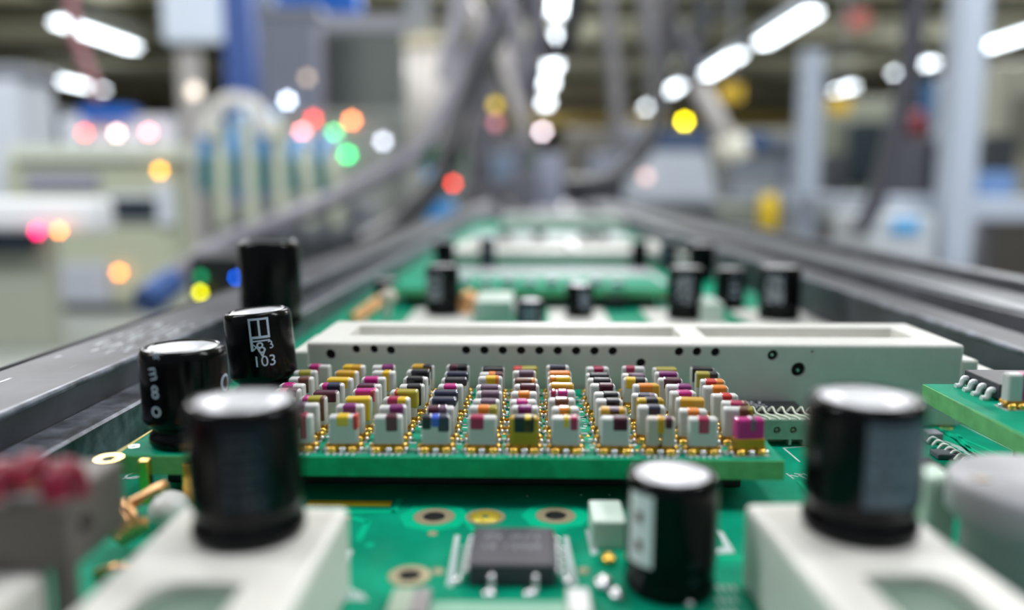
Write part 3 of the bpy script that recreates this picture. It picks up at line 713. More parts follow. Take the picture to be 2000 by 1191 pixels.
# ================================================================ taupe housing bottom left with wine red pieces
t = thing('component_housing', 'taupe plastic housing with a side hole at the lower left corner', 'housing', (-29, 41, 5.5))
bm = one(box, -36.5, -23.4, 38.6, 44.6, 5.5, 9.5, .25); cut = B(); p = (0, 40.4, 7.35); cyl(cut, (-25.5, 40.4, 7.3), (-22, 40.4, 7.3), .75, 20)
part('body', carve(bm, cut), M_taupe, t)
s = B(); cyl(s, (-25.4, 40.4, 7.3), (-24.0, 40.4, 7.3), .7, 20); part('hole_inner_shade', s, M_hole, t, label='black disc painting the shade inside the side hole')  # black disc paints the dark depth of the side hole
s = B(); box(s, -24.4, -23.45, 38.6, 39.6, 0, 5.6, .15); part('bracket', s, M_taupe, t)
s = B(); box(s, -36.5, -24, 38.4, 39, 9.45, 9.6, .1); part('rim', s, mat('pale_taupe', (.34, .33, .34), .4), t)
for k, (px, py, hh, m2) in enumerate(((108, 985, 1.9, 'grey'), (40, 955, 1.4, 'brown'), (-22, 985, 1.8, 'grey'))):
    p = P(px, py, 9.6); b = B()
    tt = thing('wire_loop', ['wine red enamelled loop nearest the right end of the taupe housing', 'wine red loop with a brown foot, middle of the taupe housing', 'wine red loop at the left edge on the taupe housing'][k], 'wire', (p.x, p.y, 9.5), 'wine red loops on the housing')
    tube(b, [(p.x + .1, p.y, 9.5), (p.x - .1, p.y + .1, 9.5 + hh * .6), (p.x + .1, p.y + .9, 9.5 + hh * .8), (p.x + .15, p.y + 1.5, 9.5 + hh * .5), (p.x + .1, p.y + 1.8, 9.5)], .62, 14, 6)
    part('loop', b, M_wine, tt)
    part('foot', one(lathe, [(0, 0), (.7, 0), (.7, .35), (.5, .4), (0, .4)], (p.x + .1, p.y, 9.5), 18), mat('brown_foot', (.18, .07, .03), .4) if m2 == 'brown' else M_taupe, tt)

# ================================================================ conveyor rails
def rail(label, prof, y0, y1, m, flip=1):
    t = thing('conveyor_rail', label, 'conveyor rail', (prof[0][0], 300, -30))
    return t
def extrude(bm, prof, y0, y1):
    a = [bm.verts.new((x, y0, z)) for x, z in prof]; c = [bm.verts.new((x, y1, z)) for x, z in prof]
    n = len(prof)
    for i in range(n): bm.faces.new([a[i], a[(i + 1) % n], c[(i + 1) % n], c[i]])
    bm.faces.new(a); bm.faces.new(c[::-1])
t = thing('conveyor_rail', 'dark metal conveyor rail along the left side of the boards', 'conveyor rail', (-48, 400, -40))
s = B(); extrude(s, [(-52.6, -40), (-52.6, 6.2), (-52, 7), (-42.6, 7), (-42.2, 6.7), (-42.2, 4.0), (-39.0, -1.7), (-37, -1.7), (-37, -4), (-42, -6), (-42, -40)], 20, 900); part('body', s, M_rail, t)
s = B(); extrude(s, [(-42.1, 3.2), (-42.1, 4.1), (-38.6, 4.1), (-38.3, 3.9), (-38.3, .05), (-39.5, .05), (-39.5, 3.2)], 20, 900); part('clamp_lip', s, M_railw, t, label='scuffed grey inner lip')
part('rail_edge', one(box, -42.9, -42.1, 20, 900, 6.5, 7.06, .2), M_railw, t, label='worn bright inner edge')
s = B()
for k in range(60):
    x = random.uniform(-51, -44); y = random.gauss(96, 8); w = random.uniform(.1, .5); box(s, x, x + w, y, y + random.uniform(.5, 3), 7.0, 7.02)
part('scuff_marks', s, mat('scuff', (.45, .47, .5), .5, noise=.4, nscale=900), t, label='whitish scratches on the rail top')
part('side_channel', one(box, -53.2, -52.6, 20, 900, -20, 7.1, .2), M_raild, t)
t = thing('conveyor_rail', 'wide stepped metal conveyor rail along the right side of the boards', 'conveyor rail', (68, 400, -40))
s = B(); extrude(s, [(52.8, -40), (52.8, -4), (50.5, -4), (50.5, -1.7), (54, -1.7), (54, 7), (60, 7), (60.5, 5), (64, 5), (64.5, 8), (77, 8), (77.5, 6), (80, 6), (80.5, 9.2), (86, 9.2), (86, -40)], 30, 900); part('body', s, M_rail, t)
part('rail_edge', one(box, 53.8, 54.8, 30, 900, 6.5, 7.08, .2), M_railw, t, label='worn bright inner edge')
part('highlight_strip', one(box, 66, 69, 30, 900, 8, 8.4, .15), mat('bright_strip', (.16, .17, .19), .4, metal=.6), t, label='bright strip standing in for a highlight streak')  # brighter strips put the rail's highlight streaks into its colour
part('highlight_strip', one(box, 81, 83, 30, 900, 9.2, 9.5, .15), mat('bright_strip', (.16, .17, .19), .4, metal=.6), t, label='bright strip standing in for a highlight streak')
t = thing('conveyor_table', 'dark conveyor frame standing on the floor beneath both rails', 'conveyor', (0, 450, FL))
part('bed', one(box, -60, 90, 20, 900, -90, -40, 2), M_raild, t)
for x in (-55, 80):
    for y in (60, 860): part('leg', one(box, x - 20, x + 20, y - 20, y + 20, FL, -90, 2), M_raild, t)

# ================================================================ BACKGROUND (factory hall)
def pr(x0, y0, x1, y1, Y):      # pixel rectangle at depth Y(mm) -> x0,x1,z0,z1
    a, c = D(x0, y1, Y), D(x1, y0, Y); return a.x, c.x, a.z, c.z
def pbox(bm, x0, y0, x1, y1, Y, th, bev=0):
    a = pr(x0, y0, x1, y1, Y); box(bm, a[0], a[1], Y, Y + th, a[2], a[3], bev or min(a[1] - a[0], a[3] - a[2]) * .06)
def pb(*a, **k): return one(pbox, *a, **k)
def lamp(parent, px, py, Y, rgb, s, rp=6.5, name='lamp_or_glint', mname=None):
    p = D(px, py, Y); r = rp / FPX * Y
    m = mat('lamp_%d_%d' % (px, py), rgb, .4, emit=s)
    part(name, one(ball, p, r, (1, .6, 1), 14), m, parent)
def floorpt(px, py, Y): p = D(px, py, Y); return (p.x, Y, FL)
M_beige = mat('beige_enamel', srgb(168, 172, 150), .45); M_lgrey = mat('light_grey_enamel', srgb(190, 196, 205), .45)
M_mgrey = mat('mid_grey_enamel', srgb(120, 124, 134), .45); M_dgrey = mat('dark_grey_enamel', srgb(52, 54, 60), .5)
M_screen = mat('dark_screen', srgb(22, 32, 42), .25); M_blue = mat('blue_enamel', srgb(0, 92, 185), .4); M_lblue = mat('light_blue_plastic', srgb(70, 150, 215), .4)
M_bluegrey = mat('blue_grey_enamel', srgb(150, 162, 182), .45); M_pwhite = mat('white_enamel', srgb(232, 234, 236), .4)
M_green = mat('dark_green_plastic', srgb(10, 96, 58), .4); M_cable = mat('black_cable', srgb(38, 37, 42), .4); M_gcable = mat('grey_cable', srgb(128, 125, 135), .5)
M_yellow = mat('yellow_enamel', srgb(225, 190, 20), .4); M_red = mat('red_enamel', srgb(150, 30, 30), .5); M_teal = mat('dark_teal', srgb(8, 34, 40), .4)
M_lg = mat('pale_hose', srgb(198, 202, 180), .4)
# --- left bench and machines
t = thing('workbench', 'grey topped workbench at the left holding the beige inspection machine', 'bench', floorpt(150, 640, 1250))
zt = D(150, 612, 1250).z
part('top', one(box, -860, -280, 620, 1780, zt - 40, zt, 4), mat('bench_top', srgb(150, 155, 150), .5), t)
for x in (-830, -330):
    for y in (660, 1740): part('leg', one(box, x - 25, x + 25, y - 25, y + 25, FL, zt - 40, 3), M_dgrey, t)
part('lower_shelf', one(box, -830, -330, 700, 1740, zt - 260, zt - 240, 3), M_dgrey, t)
t = thing('inspection_machine', 'beige inspection machine with red lamps on top and a dark screen', 'machine', (D(175, 600, 1250).x, 1250, zt))
part('housing', pb(25, 308, 338, 600, 1250, 70), M_beige, t)
part('foot', one(box, *pr(60, 598, 290, 616, 1255)[:2], 1255, 1318, zt, zt + 26, 3), M_dgrey, t)
part('lid', pb(15, 282, 345, 312, 1240, 84), mat('pale_lid', srgb(200, 205, 190), .45), t)
part('rear_hood', pb(120, 226, 335, 290, 1292, 24), M_lgrey, t)
part('blue_cover', pb(155, 208, 248, 232, 1278, 40), M_blue, t)
part('vent_panel', pb(50, 338, 190, 372, 1246, 6), mat('grey_violet', srgb(135, 135, 150), .5), t)
sc_ = part('screen_frame', pb(206, 378, 318, 434, 1244, 8), M_lgrey, t); part('screen', pb(216, 386, 304, 426, 1240, 6), M_screen, sc_)
part('front_panel', pb(85, 515, 212, 592, 1244, 8), mat('panel_grey', srgb(165, 168, 178), .5), t)
part('side_strip', pb(305, 355, 336, 440, 1242, 8), M_lgrey, t)
for a_ in ((165, 259, (1, .10, .07), 10), (228, 260, (1, .62, .55), 14), (290, 258, (1, .30, .33), 11)): lamp(t, a_[0], a_[1], 1268, a_[2], a_[3])
lamp(t, 312, 333, 1232, (1, .46, .01), 11); lamp(t, 232, 532, 1238, (1, .30, .03), 12)
for px in (165, 228, 290): part('lamp_post', pb(px - 4, 264, px + 4, 286, 1269, 6), M_mgrey, t)
t = thing('label_printer', 'white device with two red lamps at the left edge, before the beige machine', 'printer', (D(80, 500, 950).x, 950, zt))
part('body', one(box, *pr(-60, 385, 195, 455, 950)[:2], 950, 985, D(0, 455, 950).z, D(0, 388, 950).z, 8), M_pwhite, t)
part('base', one(box, *pr(-60, 385, 75, 455, 950)[:2], 960, 985, zt, D(0, 455, 950).z, 3), mat('olive_grey', srgb(158, 162, 146), .5), t)
part('paper_slot', pb(-60, 452, 62, 492, 944, 10), M_screen, t)
lamp(t, 73, 452, 938, (1, .0, .16), 14); lamp(t, 115, 450, 938, (1, .28, .03), 22, rp=5)
t = thing('machine_column', 'pale grey upright machine column at the far left edge', 'machine', floorpt(0, 300, 1150))
a = pr(-90, 150, 38, 400, 1400); part('column', one(box, a[0], a[1], 1400, 1500, FL, a[3], 10), M_lgrey, t); part('cap', one(box, a[0] - 10, a[1] + 10, 1395, 1505, a[3], a[3] + 20, 4), M_mgrey, t)
# hose manifold
t = thing('hose_manifold', 'row of curved blue, green and pale hoses on a beige manifold', 'hose rack', floorpt(530, 430, 1800))
part('manifold', one(box, D(395, 0, 1800).x, D(700, 0, 1800).x, 1840, 1960, D(0, 470, 1800).z, D(0, 395, 1800).z, 6), M_mgrey, t)
part('stand', one(box, D(450, 0, 1800).x, D(650, 0, 1800).x, 1850, 1950, FL, D(0, 470, 1800).z, 6), M_dgrey, t)
for px in (432, 487, 546, 603, 655):
    dy = 55 if px > 560 else 0
    part('pale_hose', one(tube, [D(px + 6, 440, 1800), D(px + 4, 370, 1790), D(px, 290 + dy, 1785), D(px - 10, 245 + dy, 1800), D(px - 24, 232 + dy, 1850)], 15, 12, 5), M_lg, t)
for px in (405, 457, 515, 575, 630):
    dy = 45 if px > 560 else 0
    part('blue_hose', one(tube, [D(px - 2, 308, 1800), D(px, 265 + dy * .7, 1795), D(px + 8, 235 + dy, 1810), D(px + 18, 228 + dy, 1860)], 16, 12, 5), M_lblue, t)
    part('green_hose', one(tube, [D(px - 1, 375, 1800), D(px - 3, 340, 1800), D(px - 2, 303, 1800)], 16.5, 12, 4), mat('teal_hose', srgb(20, 105, 110), .4), t)
part('white_arch', one(tube, [D(405, 268, 1760), D(416, 225, 1760), D(440, 200, 1760), D(462, 195, 1760), D(486, 202, 1760), D(510, 228, 1760), D(522, 268, 1760)], 16, 14, 6), mat('arch_white', srgb(215, 212, 205), .4), t)
# control cabinet and its lamps
t = thing('control_cabinet', 'grey control cabinet with clustered red, green and orange lamps', 'cabinet', floorpt(640, 300, 2300))
a = pr(540, 215, 790, 420, 2300); part('cabinet', one(box, a[0], a[1], 2300, 2700, FL, a[3], 10), mat('cab_grey', srgb(128, 132, 128), .5), t)
part('door', pb(555, 232, 770, 700, 2292, 10), mat('cab_door', srgb(140, 142, 136), .5), t)
for px, py, c, s_ in ((590, 258, (1, .30, .32), 18), (612, 232, (1, .07, .06), 10), (652, 262, (.12, 1, .30), 15), (687, 235, (1, .26, .08), 16), (678, 302, (.02, .85, .22), 13), (748, 276, (.8, .85, 1), 8)): lamp(t, px, py, 2284, c, s_)
t = thing('panel_column', 'blue-grey upright panel with a white lamp left of the duct', 'machine', floorpt(560, 200, 2900))
a = pr(515, 30, 615, 300, 2900); part('panel', one(box, a[0], a[1], 2900, 3000, FL, a[3], 8), mat('slate_panel', srgb(110, 115, 132), .5), t)
lamp(t, 561, 196, 2890, (.75, .85, 1), 13); lamp(t, 600, 152, 2890, (.6, .45, .33), 4); part('cap', one(box, a[0] - 15, a[1] + 15, 2890, 3010, a[3], a[3] + 30, 5), M_mgrey, t)
t = thing('equipment_cabinet', 'dark grey-green cabinet with a red side strip, upper left of the duct', 'cabinet', floorpt(690, 120, 3200))
a = pr(628, 58, 790, 300, 3200); part('cabinet', one(box, a[0], a[1], 3200, 3600, FL, a[3], 12), mat('green_grey', srgb(98, 106, 100), .5), t); part('red_strip', pb(610, 62, 632, 215, 3195, 20), M_red, t)
part('light_top', pb(625, 28, 795, 60, 3190, 300), mat('top_grey', srgb(165, 165, 172), .5), t)
t = thing('hanging_sign', 'white hanging sign panel at the top left', 'sign', D(380, 40, 3500)); part('panel', pb(316, -60, 446, 80, 3500, 60), mat('glow_panel', srgb(222, 234, 246), .5, emit=.35), t)  # faint glow added to the panel in place of lamplight on it
for px in (335, 430): part('hanger', one(cyl, D(px, -60, 3530), (D(px, -60, 3530).x, 3530, CEZ), 8, 10), M_mgrey, t)
t = thing('hanging_sign', 'wide bright blue hanging sign at the top, left of the duct', 'sign', D(617, 10, 4000)); part('panel', pb(537, -60, 700, 26, 4000, 60), M_blue, t)
for px in (560, 680): part('hanger', one(cyl, D(px, -60, 4030), (D(px, -60, 4030).x, 4030, CEZ), 8, 10), M_mgrey, t)
t = thing('post', 'slim blue upright post behind the hose rack', 'post', floorpt(455, 100, 3000)); a = pr(442, -400, 470, 195, 3000)
part('shaft', one(box, a[0], a[1], 3000, 3050, FL, CEZ, 4), mat('post_blue', srgb(45, 88, 168), .45), t); part('foot', one(box, a[0] - 30, a[1] + 30, 2970, 3080, FL, FL + 15, 3), M_dgrey, t)
t = thing('post', 'pale blue-grey post between the white sign and the cabinets', 'post', floorpt(490, 100, 3300)); a = pr(468, -400, 512, 195, 3300)
part('shaft', one(box, a[0], a[1], 3300, 3350, FL, CEZ, 4), M_bluegrey, t); part('foot', one(box, a[0] - 30, a[1] + 30, 3270, 3380, FL, FL + 15, 3), M_dgrey, t)
t = thing('post', 'thin white post above the pale hose arch, left', 'post', floorpt(366, 150, 3000)); a = pr(350, 100, 384, 240, 3000)
part('shaft', one(box, a[0], a[1], 3000, 3040, FL, a[3], 4), mat('post_white', srgb(190, 186, 182), .45), t); part('foot', one(box, a[0] - 30, a[1] + 30, 2970, 3070, FL, FL + 15, 3), M_dgrey, t)
lamp(t, 380, 178, 2990, (.75, .66, .55), 3, rp=12)
# --- extraction duct, cables
t = thing('hanging_duct', 'white vertical extraction duct with a green collar, left of centre', 'duct', D(838, 320, 1600))
Yd = 1600; cx = D(838, 200, Yd).x
part('barrel', one(lathe, [(0, D(0, 285, Yd).z), (42, D(0, 285, Yd).z), (42, D(0, 92, Yd).z), (0, D(0, 92, Yd).z)], (cx, Yd, 0), 32), mat('duct_white', srgb(212, 205, 198), .4), t)
part('flange', one(lathe, [(0, D(0, 102, Yd).z), (46, D(0, 102, Yd).z), (46, D(0, 80, Yd).z), (0, D(0, 80, Yd).z)], (cx, Yd, 0), 32), mat('flange_cream', srgb(205, 195, 165), .4), t)
part('upper_pipe', one(cyl, D(818, 80, Yd), (D(818, 80, Yd).x, Yd, CEZ), 26, 20), M_lgrey, t); part('green_collar', one(lathe, [(0, D(0, 318, Yd).z), (34, D(0, 318, Yd).z), (36, D(0, 285, Yd).z), (0, D(0, 285, Yd).z)], (cx + 3, Yd, 0), 24), M_green, t)
part('nozzle', one(cyl, D(842, 318, Yd), D(852, 420, Yd), 14, 16), M_lblue, t)
for k, (x0, y0, x1, y1, w, lab) in enumerate(((945, 120, 895, 300, 15, 'slanted pale tube right of the white duct'), (985, 90, 1035, 300, 20, 'slanted white tube nearest the lamp row, left side'), (915, 0, 960, 110, 18, 'short pale tube high above the slanted tubes'))):
    Yp = 1900 + 220 * k
    t = thing('pneumatic_tube', lab, 'tube', D(x1, y1, Yp)); part('tube', one(cyl, D(x0, y0, Yp), D(x1, y1, Yp), w, 16), mat('tube_white', srgb(190, 184, 182), .4), t)
    e = D(x1, y1, Yp); part('fitting', one(cyl, e, e + Vector((2, 0, -30)), w * .8, 14), M_green if k < 2 else M_mgrey, t)
    s_ = D(x0, y0, Yp); part('hanger', one(cyl, s_, (s_.x, Yp, CEZ), 6, 10), M_mgrey, t)
def cable(label, pts, r, m, endm=None, end=None):
    P_ = [D(*p) for p in pts]
    if pts[0][1] <= -400: P_.insert(0, Vector((P_[0].x, P_[0].y, CEZ)))
    o = thing('hanging_cable' if pts[0][1] <= -400 else 'cable', label, 'cable', P_[-1]); part('sheath', one(tube, P_, r, 14, 8), m, o)
    if end: part('plug', one(tube, [D(*p) for p in end], r * 1.2, 14, 3), endm, o)
cable('thick black cable hanging from the top and curving down left', [(1150, -400, 850), (1010, -10, 850), (950, 110, 820), (905, 205, 800), (880, 290, 780), (862, 345, 770), (830, 390, 740), (770, 440, 700), (690, 482, 640)], 10, M_cable)
cable('long grey cable sweeping down left to a blue plug', [(1060, -400, 700), (985, -10, 740), (915, 110, 730), (868, 215, 700), (815, 295, 660), (740, 342, 620), (640, 392, 560), (540, 435, 500), (440, 478, 460), (375, 520, 430), (338, 548, 420)], 6.2, M_gcable, mat('plug_blue', srgb(45, 88, 155), .45), [(340, 547, 421), (312, 567, 412), (284, 590, 402)])
cable('dark cable looping under the right conduits', [(1330, -400, 1000), (1300, -10, 950), (1293, 150, 930), (1275, 265, 900), (1225, 330, 880), (1160, 358, 860), (1100, 362, 850)], 8, M_cable)
cable('grey conduit hanging at the top right of the lamp row', [(1180, -400, 1500), (1188, 0, 1500), (1200, 150, 1500), (1210, 290, 1500)], 13, mat('conduit_grey', srgb(120, 118, 122), .5))
cable('second grey conduit hanging right of the first', [(1250, -400, 1700), (1262, 0, 1700), (1280, 120, 1700), (1285, 230, 1700)], 18, mat('conduit_grey', srgb(120, 118, 122), .5))
cable('dark slanted cable at the top, right of the conduits', [(1270, -400, 1600), (1305, 0, 1600), (1345, 110, 1600), (1355, 160, 1600)], 14, mat('conduit_dark', srgb(75, 74, 84), .5))
cable('pale cable dropping from above beside the white duct', [(880, -400, 1300), (895, -10, 1300), (880, 90, 1300), (868, 160, 1300)], 14, mat('cable_pale', srgb(150, 148, 156), .5))
cable('thin pinkish cable hanging under the long upper left lamp', [(130, -400, 2600), (140, 20, 2600), (160, 100, 2600), (192, 195, 2600)], 16, mat('cable_pink', srgb(168, 112, 118), .5))
# --- centre: machinery at the far end of the line
t = thing('placement_machine', 'grey and dark placement machine at the far end of the conveyor line', 'machine', floorpt(1080, 400, 1500))
part('bed', one(box, D(880, 0, 1300).x, D(1260, 0, 1300).x, 1300, 1900, -160, D(0, 408, 1300).z, 10), mat('bed_grey', srgb(92, 92, 100), .45), t)
part('base', one(box, D(900, 0, 1300).x, D(1240, 0, 1300).x, 1350, 1850, FL, -160, 10), M_dgrey, t)
for x0, y0, x1, y1, c in ((905, 360, 990, 412, (78, 78, 84)), (1000, 330, 1050, 412, (96, 96, 104)), (1048, 300, 1100, 400, (148, 152, 170)), (1110, 345, 1220, 412, (58, 58, 66)), (1150, 300, 1205, 352, (120, 126, 140)), (960, 300, 1010, 345, (110, 125, 145)), (1000, 270, 1030, 335, (125, 150, 178))):
    Yq = 1330 + random.uniform(0, 250); part('head', pb(x0, y0, x1, y1 + 8, Yq, 80), mat('head_%d' % x0, srgb(*c), .45), t)
lamp(t, 885, 358, 1290, (1, .06, .03), 12, rp=5.5); lamp(t, 968, 240, 1500, (.45, .16, .2), 3, rp=9); lamp(t, 930, 168, 1500, (.7, .85, 1), 9, rp=5); lamp(t, 968, 205, 1500, (.6, .42, .03), 3, rp=9)
part('gantry', pb(924, 150, 975, 420, 1520, 40), mat('gantry', srgb(86, 86, 92), .5), t)
t = thing('hanging_bag', 'bright blue box hanging at the left rear of the line', 'box', D(858, 450, 1000)); part('body', pb(834, 392, 884, 452, 1000, 40), M_lblue, t); part('strap', pb(850, 355, 866, 394, 1004, 8), M_mgrey, t)
t = thing('sensor_box', 'dark sensor box with yellow-green and blue lamps behind the left rail', 'sensor', D(425, 600, 360))
part('body', pb(372, 500, 478, 600, 360, 30), mat('sensor_dark', srgb(28, 34, 34), .5), t); part('stem', one(box, D(410, 0, 365).x, D(440, 0, 365).x, 366, 382, FL, D(0, 600, 360).z, 1), M_dgrey, t)
lamp(t, 391, 571, 355, (.62, .60, .0), 12, rp=6.5); lamp(t, 392, 540, 355, (.0, .22, .08), 4, rp=8); lamp(t, 461, 542, 355, (.0, .14, 1), 14, rp=4)
t = thing('lamp_or_glint', 'small green glowing ball standing in for a glint on the left rail', 'glint', D(300, 632, 190)); lamp(t, 300, 629, 190, (.05, .9, .25), 6, rp=7, name='lens'); p = D(300, 634, 190); part('stem', one(cyl, p, (p.x, 190, FL), 2, 10), M_dgrey, t)  # glowing ball on a stem stands for a green glint off the rail
# --- right: machine, frame, benches
t = thing('white_machine', 'pale grey machine with a glowing yellow lamp on top, right of centre', 'machine', floorpt(1315, 400, 2200))
a0, a1, z0, z1 = pr(1222, 292, 1408, 398, 2200); s = B()
for (z, k) in ((z0, 0), (z1, 1)): pass
b0 = [(a0, 2200), (a1, 2200), (a1, 2600), (a0, 2600)]; ins = (a1 - a0) * .12
lo = [s.verts.new((x, y, z0)) for x, y in b0]; hi = [s.verts.new((x + (ins if i in (0, 3) else -ins), y + (20 if i < 2 else -20), z1)) for i, (x, y) in enumerate(b0)]
s.faces.new(lo[::-1]); s.faces.new(hi)
for i in range(4): s.faces.new([lo[i], lo[(i + 1) % 4], hi[(i + 1) % 4], hi[i]])
bmesh.ops.bevel(s, geom=s.edges[:], offset=12, segments=2, affect='EDGES')
part('housing', s, mat('machine_pale', srgb(178, 186, 196), .45), t); part('blue_head', pb(1282, 250, 1385, 296, 2230, 250), mat('navy_head', srgb(58, 78, 110), .45), t)
part('cabinet', one(box, a0 + 20, a1 + 110, 2220, 2620, FL, z0, 12), mat('sage_cab', srgb(112, 118, 106), .5), t); part('dark_slot', pb(1270, 402, 1400, 430, 2205, 12), M_dgrey, t)
part('lamp_post', pb(1330, 240, 1344, 254, 2330, 20), M_mgrey, t); lamp(t, 1337, 237, 2320, (1, .82, .0), 19)
lamp(t, 1262, 345, 2190, (.9, .6, .55), 2, rp=9)
t = thing('fume_extractor', 'white slanted extraction arm with a bright nozzle, right of centre', 'duct', D(1430, 310, 1800))
part('arm', one(cyl, D(1362, 165, 1800), D(1428, 285, 1800), 20, 20), mat('arm_white', srgb(205, 200, 196), .4), t); part('nozzle', one(cyl, D(1420, 270, 1800), D(1436, 312, 1800), 34, 20, 38), mat('nozzle_white', srgb(235, 232, 215), .4), t)
part('hanger', one(cyl, D(1362, 165, 1800), (D(1362, 165, 1800).x, 1800, CEZ), 10, 12), M_mgrey, t)
t = thing('yellow_canister', 'upright yellow canister at the right, on the far bench', 'canister', D(1500, 462, 1700)); cy = D(1500, 420, 1700)
part('body', one(lathe, [(0, D(0, 458, 1700).z), (19, D(0, 458, 1700).z), (19, D(0, 388, 1700).z), (12, D(0, 378, 1700).z), (0, D(0, 378, 1700).z)], (cy.x, 1700, 0), 24), M_yellow, t); part('cap', one(lathe, [(0, D(0, 380, 1700).z), (8, D(0, 380, 1700).z), (8, D(0, 370, 1700).z), (0, D(0, 370, 1700).z)], (cy.x, 1700, 0), 16), M_dgrey, t)
t = thing('workbench', 'far bench at the right under the yellow canister', 'bench', floorpt(1480, 460, 1700)); zb = D(0, 459, 1700).z
part('top', one(box, D(1385, 0, 1700).x, D(1560, 0, 1700).x, 1600, 2100, zb - 30, zb, 4), mat('bench_olive', srgb(120, 122, 108), .5), t)
for px in (1390, 1550):
    for y in (1620, 2080): part('leg', one(box, D(px, 0, 1700).x - 15, D(px, 0, 1700).x + 15, y - 15, y + 15, FL, zb - 30, 2), M_dgrey, t)
t = thing('workstation_frame', 'pale aluminium workstation frame with two uprights and a cross rail at the right', 'frame', floorpt(1895, 400, 1600))
M_alf = mat('frame_white', srgb(172, 182, 196), .45)
xa = D(1895, 0, 1600).x; xb = D(1592, 0, 2200).x
part('upright', one(box, xa - 27, xa + 27, 1575, 1630, FL, 1500, 4), M_alf, t); part('upright', one(box, xb - 26, xb + 26, 2175, 2230, FL, D(1592, 100, 2200).z, 4), M_alf, t)
zr = D(0, 405, 1600).z
part('rail', one(box, xb - 20, xa + 20, 1640, 1690, zr - 22, zr + 22, 4), M_alf, t); part('rail', one(box, xa, xa + 700, 1580, 1625, zr - 22, zr + 22, 4), M_alf, t)
s = B(); d = D(1595, 395, 2200); box(s, xb - 18, xb + 18, 1690, 2180, zr - 20, zr + 20, 3); part('rail', s, M_alf, t)
part('top_rail', one(box, xa - 25, xa + 700, 1575, 1630, 1500, 1550, 4), M_alf, t)
part('side_rail', one(box, xa - 22, xa + 22, 1690, 2600, zr - 20, zr + 20, 3), M_alf, t)
t = thing('storage_bin', 'white bin with a light blue label below the frame rail at the right', 'bin', (D(1750, 0, 1380).x, 1380, FL)); 
part('bin', pb(1692, 420, 1832, 545, 1380, 180), mat('bin_white', srgb(185, 192, 196), .45), t); part('label', pb(1742, 426, 1798, 456, 1374, 6), mat('label_blue', srgb(85, 165, 220), .45), t); part('stand', one(box, D(1700, 0, 1380).x, D(1820, 0, 1380).x, 1400, 1540, FL, D(0, 545, 1380).z, 4), M_dgrey, t)
t = thing('side_cabinet', 'dark brown-black cabinet under the frame rail at the right edge', 'cabinet', floorpt(1990, 500, 2400)); a = pr(1905, 430, 2200, 600, 2400); part('cabinet', one(box, a[0], a[1], 2400, 2800, FL, a[3], 8), mat('brown_black', srgb(58, 54, 50), .6), t); part('door', one(box, a[0] + 20, a[1] - 20, 2392, 2402, FL + 60, a[3] - 25, 3), mat('brown_black2', srgb(66, 62, 56), .6), t)
t = thing('side_cabinet', 'dark cabinet left of the white bin under the frame rail', 'cabinet', floorpt(1640, 500, 2700)); a = pr(1600, 428, 1720, 600, 2700); part('cabinet', one(box, a[0], a[1], 2700, 3000, FL, a[3], 8), M_dgrey, t); part('door', one(box, a[0] + 20, a[1] - 20, 2692, 2702, FL + 60, a[3] - 25, 3), mat('charcoal', srgb(40, 42, 46), .6), t)
t = thing('orange_reel', 'small orange reel low behind the right rail', 'reel', D(1606, 500, 1300)); p = D(1606, 490, 1300); part('reel', one(cyl, p, p + Vector((0, 22, 0)), 17, 24), mat('orange', srgb(190, 80, 35), .5), t); part('hub', one(cyl, p - Vector((0, 4, 0)), p + Vector((0, 26, 0)), 6, 16), M_dgrey, t)
part('peg', one(cyl, p + Vector((0, 11, 0)), (p.x, p.y + 11, FL), 3, 10), M_dgrey, t)
t = thing('monitor', 'dark teal monitor standing behind the cross rail', 'monitor', floorpt(1695, 370, 2600)); part('screen', pb(1657, 236, 1736, 366, 2600, 40), M_teal, t); part('stand', one(box, D(1690, 0, 2620).x, D(1704, 0, 2620).x, 2612, 2632, FL, D(0, 364, 2600).z, 2), M_dgrey, t); part('side_panel', pb(1610, 300, 1660, 380, 2605, 40), M_dgrey, t)
t = thing('monitor', 'small black monitor left of the tall pale upright', 'monitor', floorpt(1845, 360, 2300)); part('screen', pb(1822, 278, 1868, 366, 2300, 30), mat('near_black', srgb(14, 16, 20), .4), t); part('stand', one(box, D(1840, 0, 2310).x, D(1850, 0, 2310).x, 2308, 2322, FL, D(0, 364, 2300).z, 2), M_dgrey, t)
part('housing', pb(1740, 270, 1826, 400, 2330, 60), mat('mid_dark', srgb(74, 74, 82), .5), t)
t = thing('notice_board', 'white notice board with a blue edge behind the tall upright', 'board', floorpt(1850, 200, 2800)); part('board', pb(1826, 150, 1905, 272, 2800, 30), mat('notice', srgb(165, 176, 190), .5), t); part('blue_edge', pb(1802, 160, 1828, 232, 2796, 30), mat('edge_blue', srgb(40, 95, 140), .5), t); part('post', one(box, D(1860, 0, 2835).x, D(1870, 0, 2835).x, 2832, 2845, FL, D(0, 160, 2800).z, 2), M_dgrey, t)
t = thing('red_alarm', 'dull red rounded alarm unit left of the notice board', 'alarm', D(1791, 260, 2600)); part('body', one(ball, D(1791, 240, 2600), 32, (1, .7, 1.2)), mat('alarm_red', srgb(135, 52, 62), .5), t); part('bracket', one(cyl, D(1791, 240, 2630), (D(1791, 0, 2630).x, 2630, CEZ), 8, 10), M_dgrey, t)
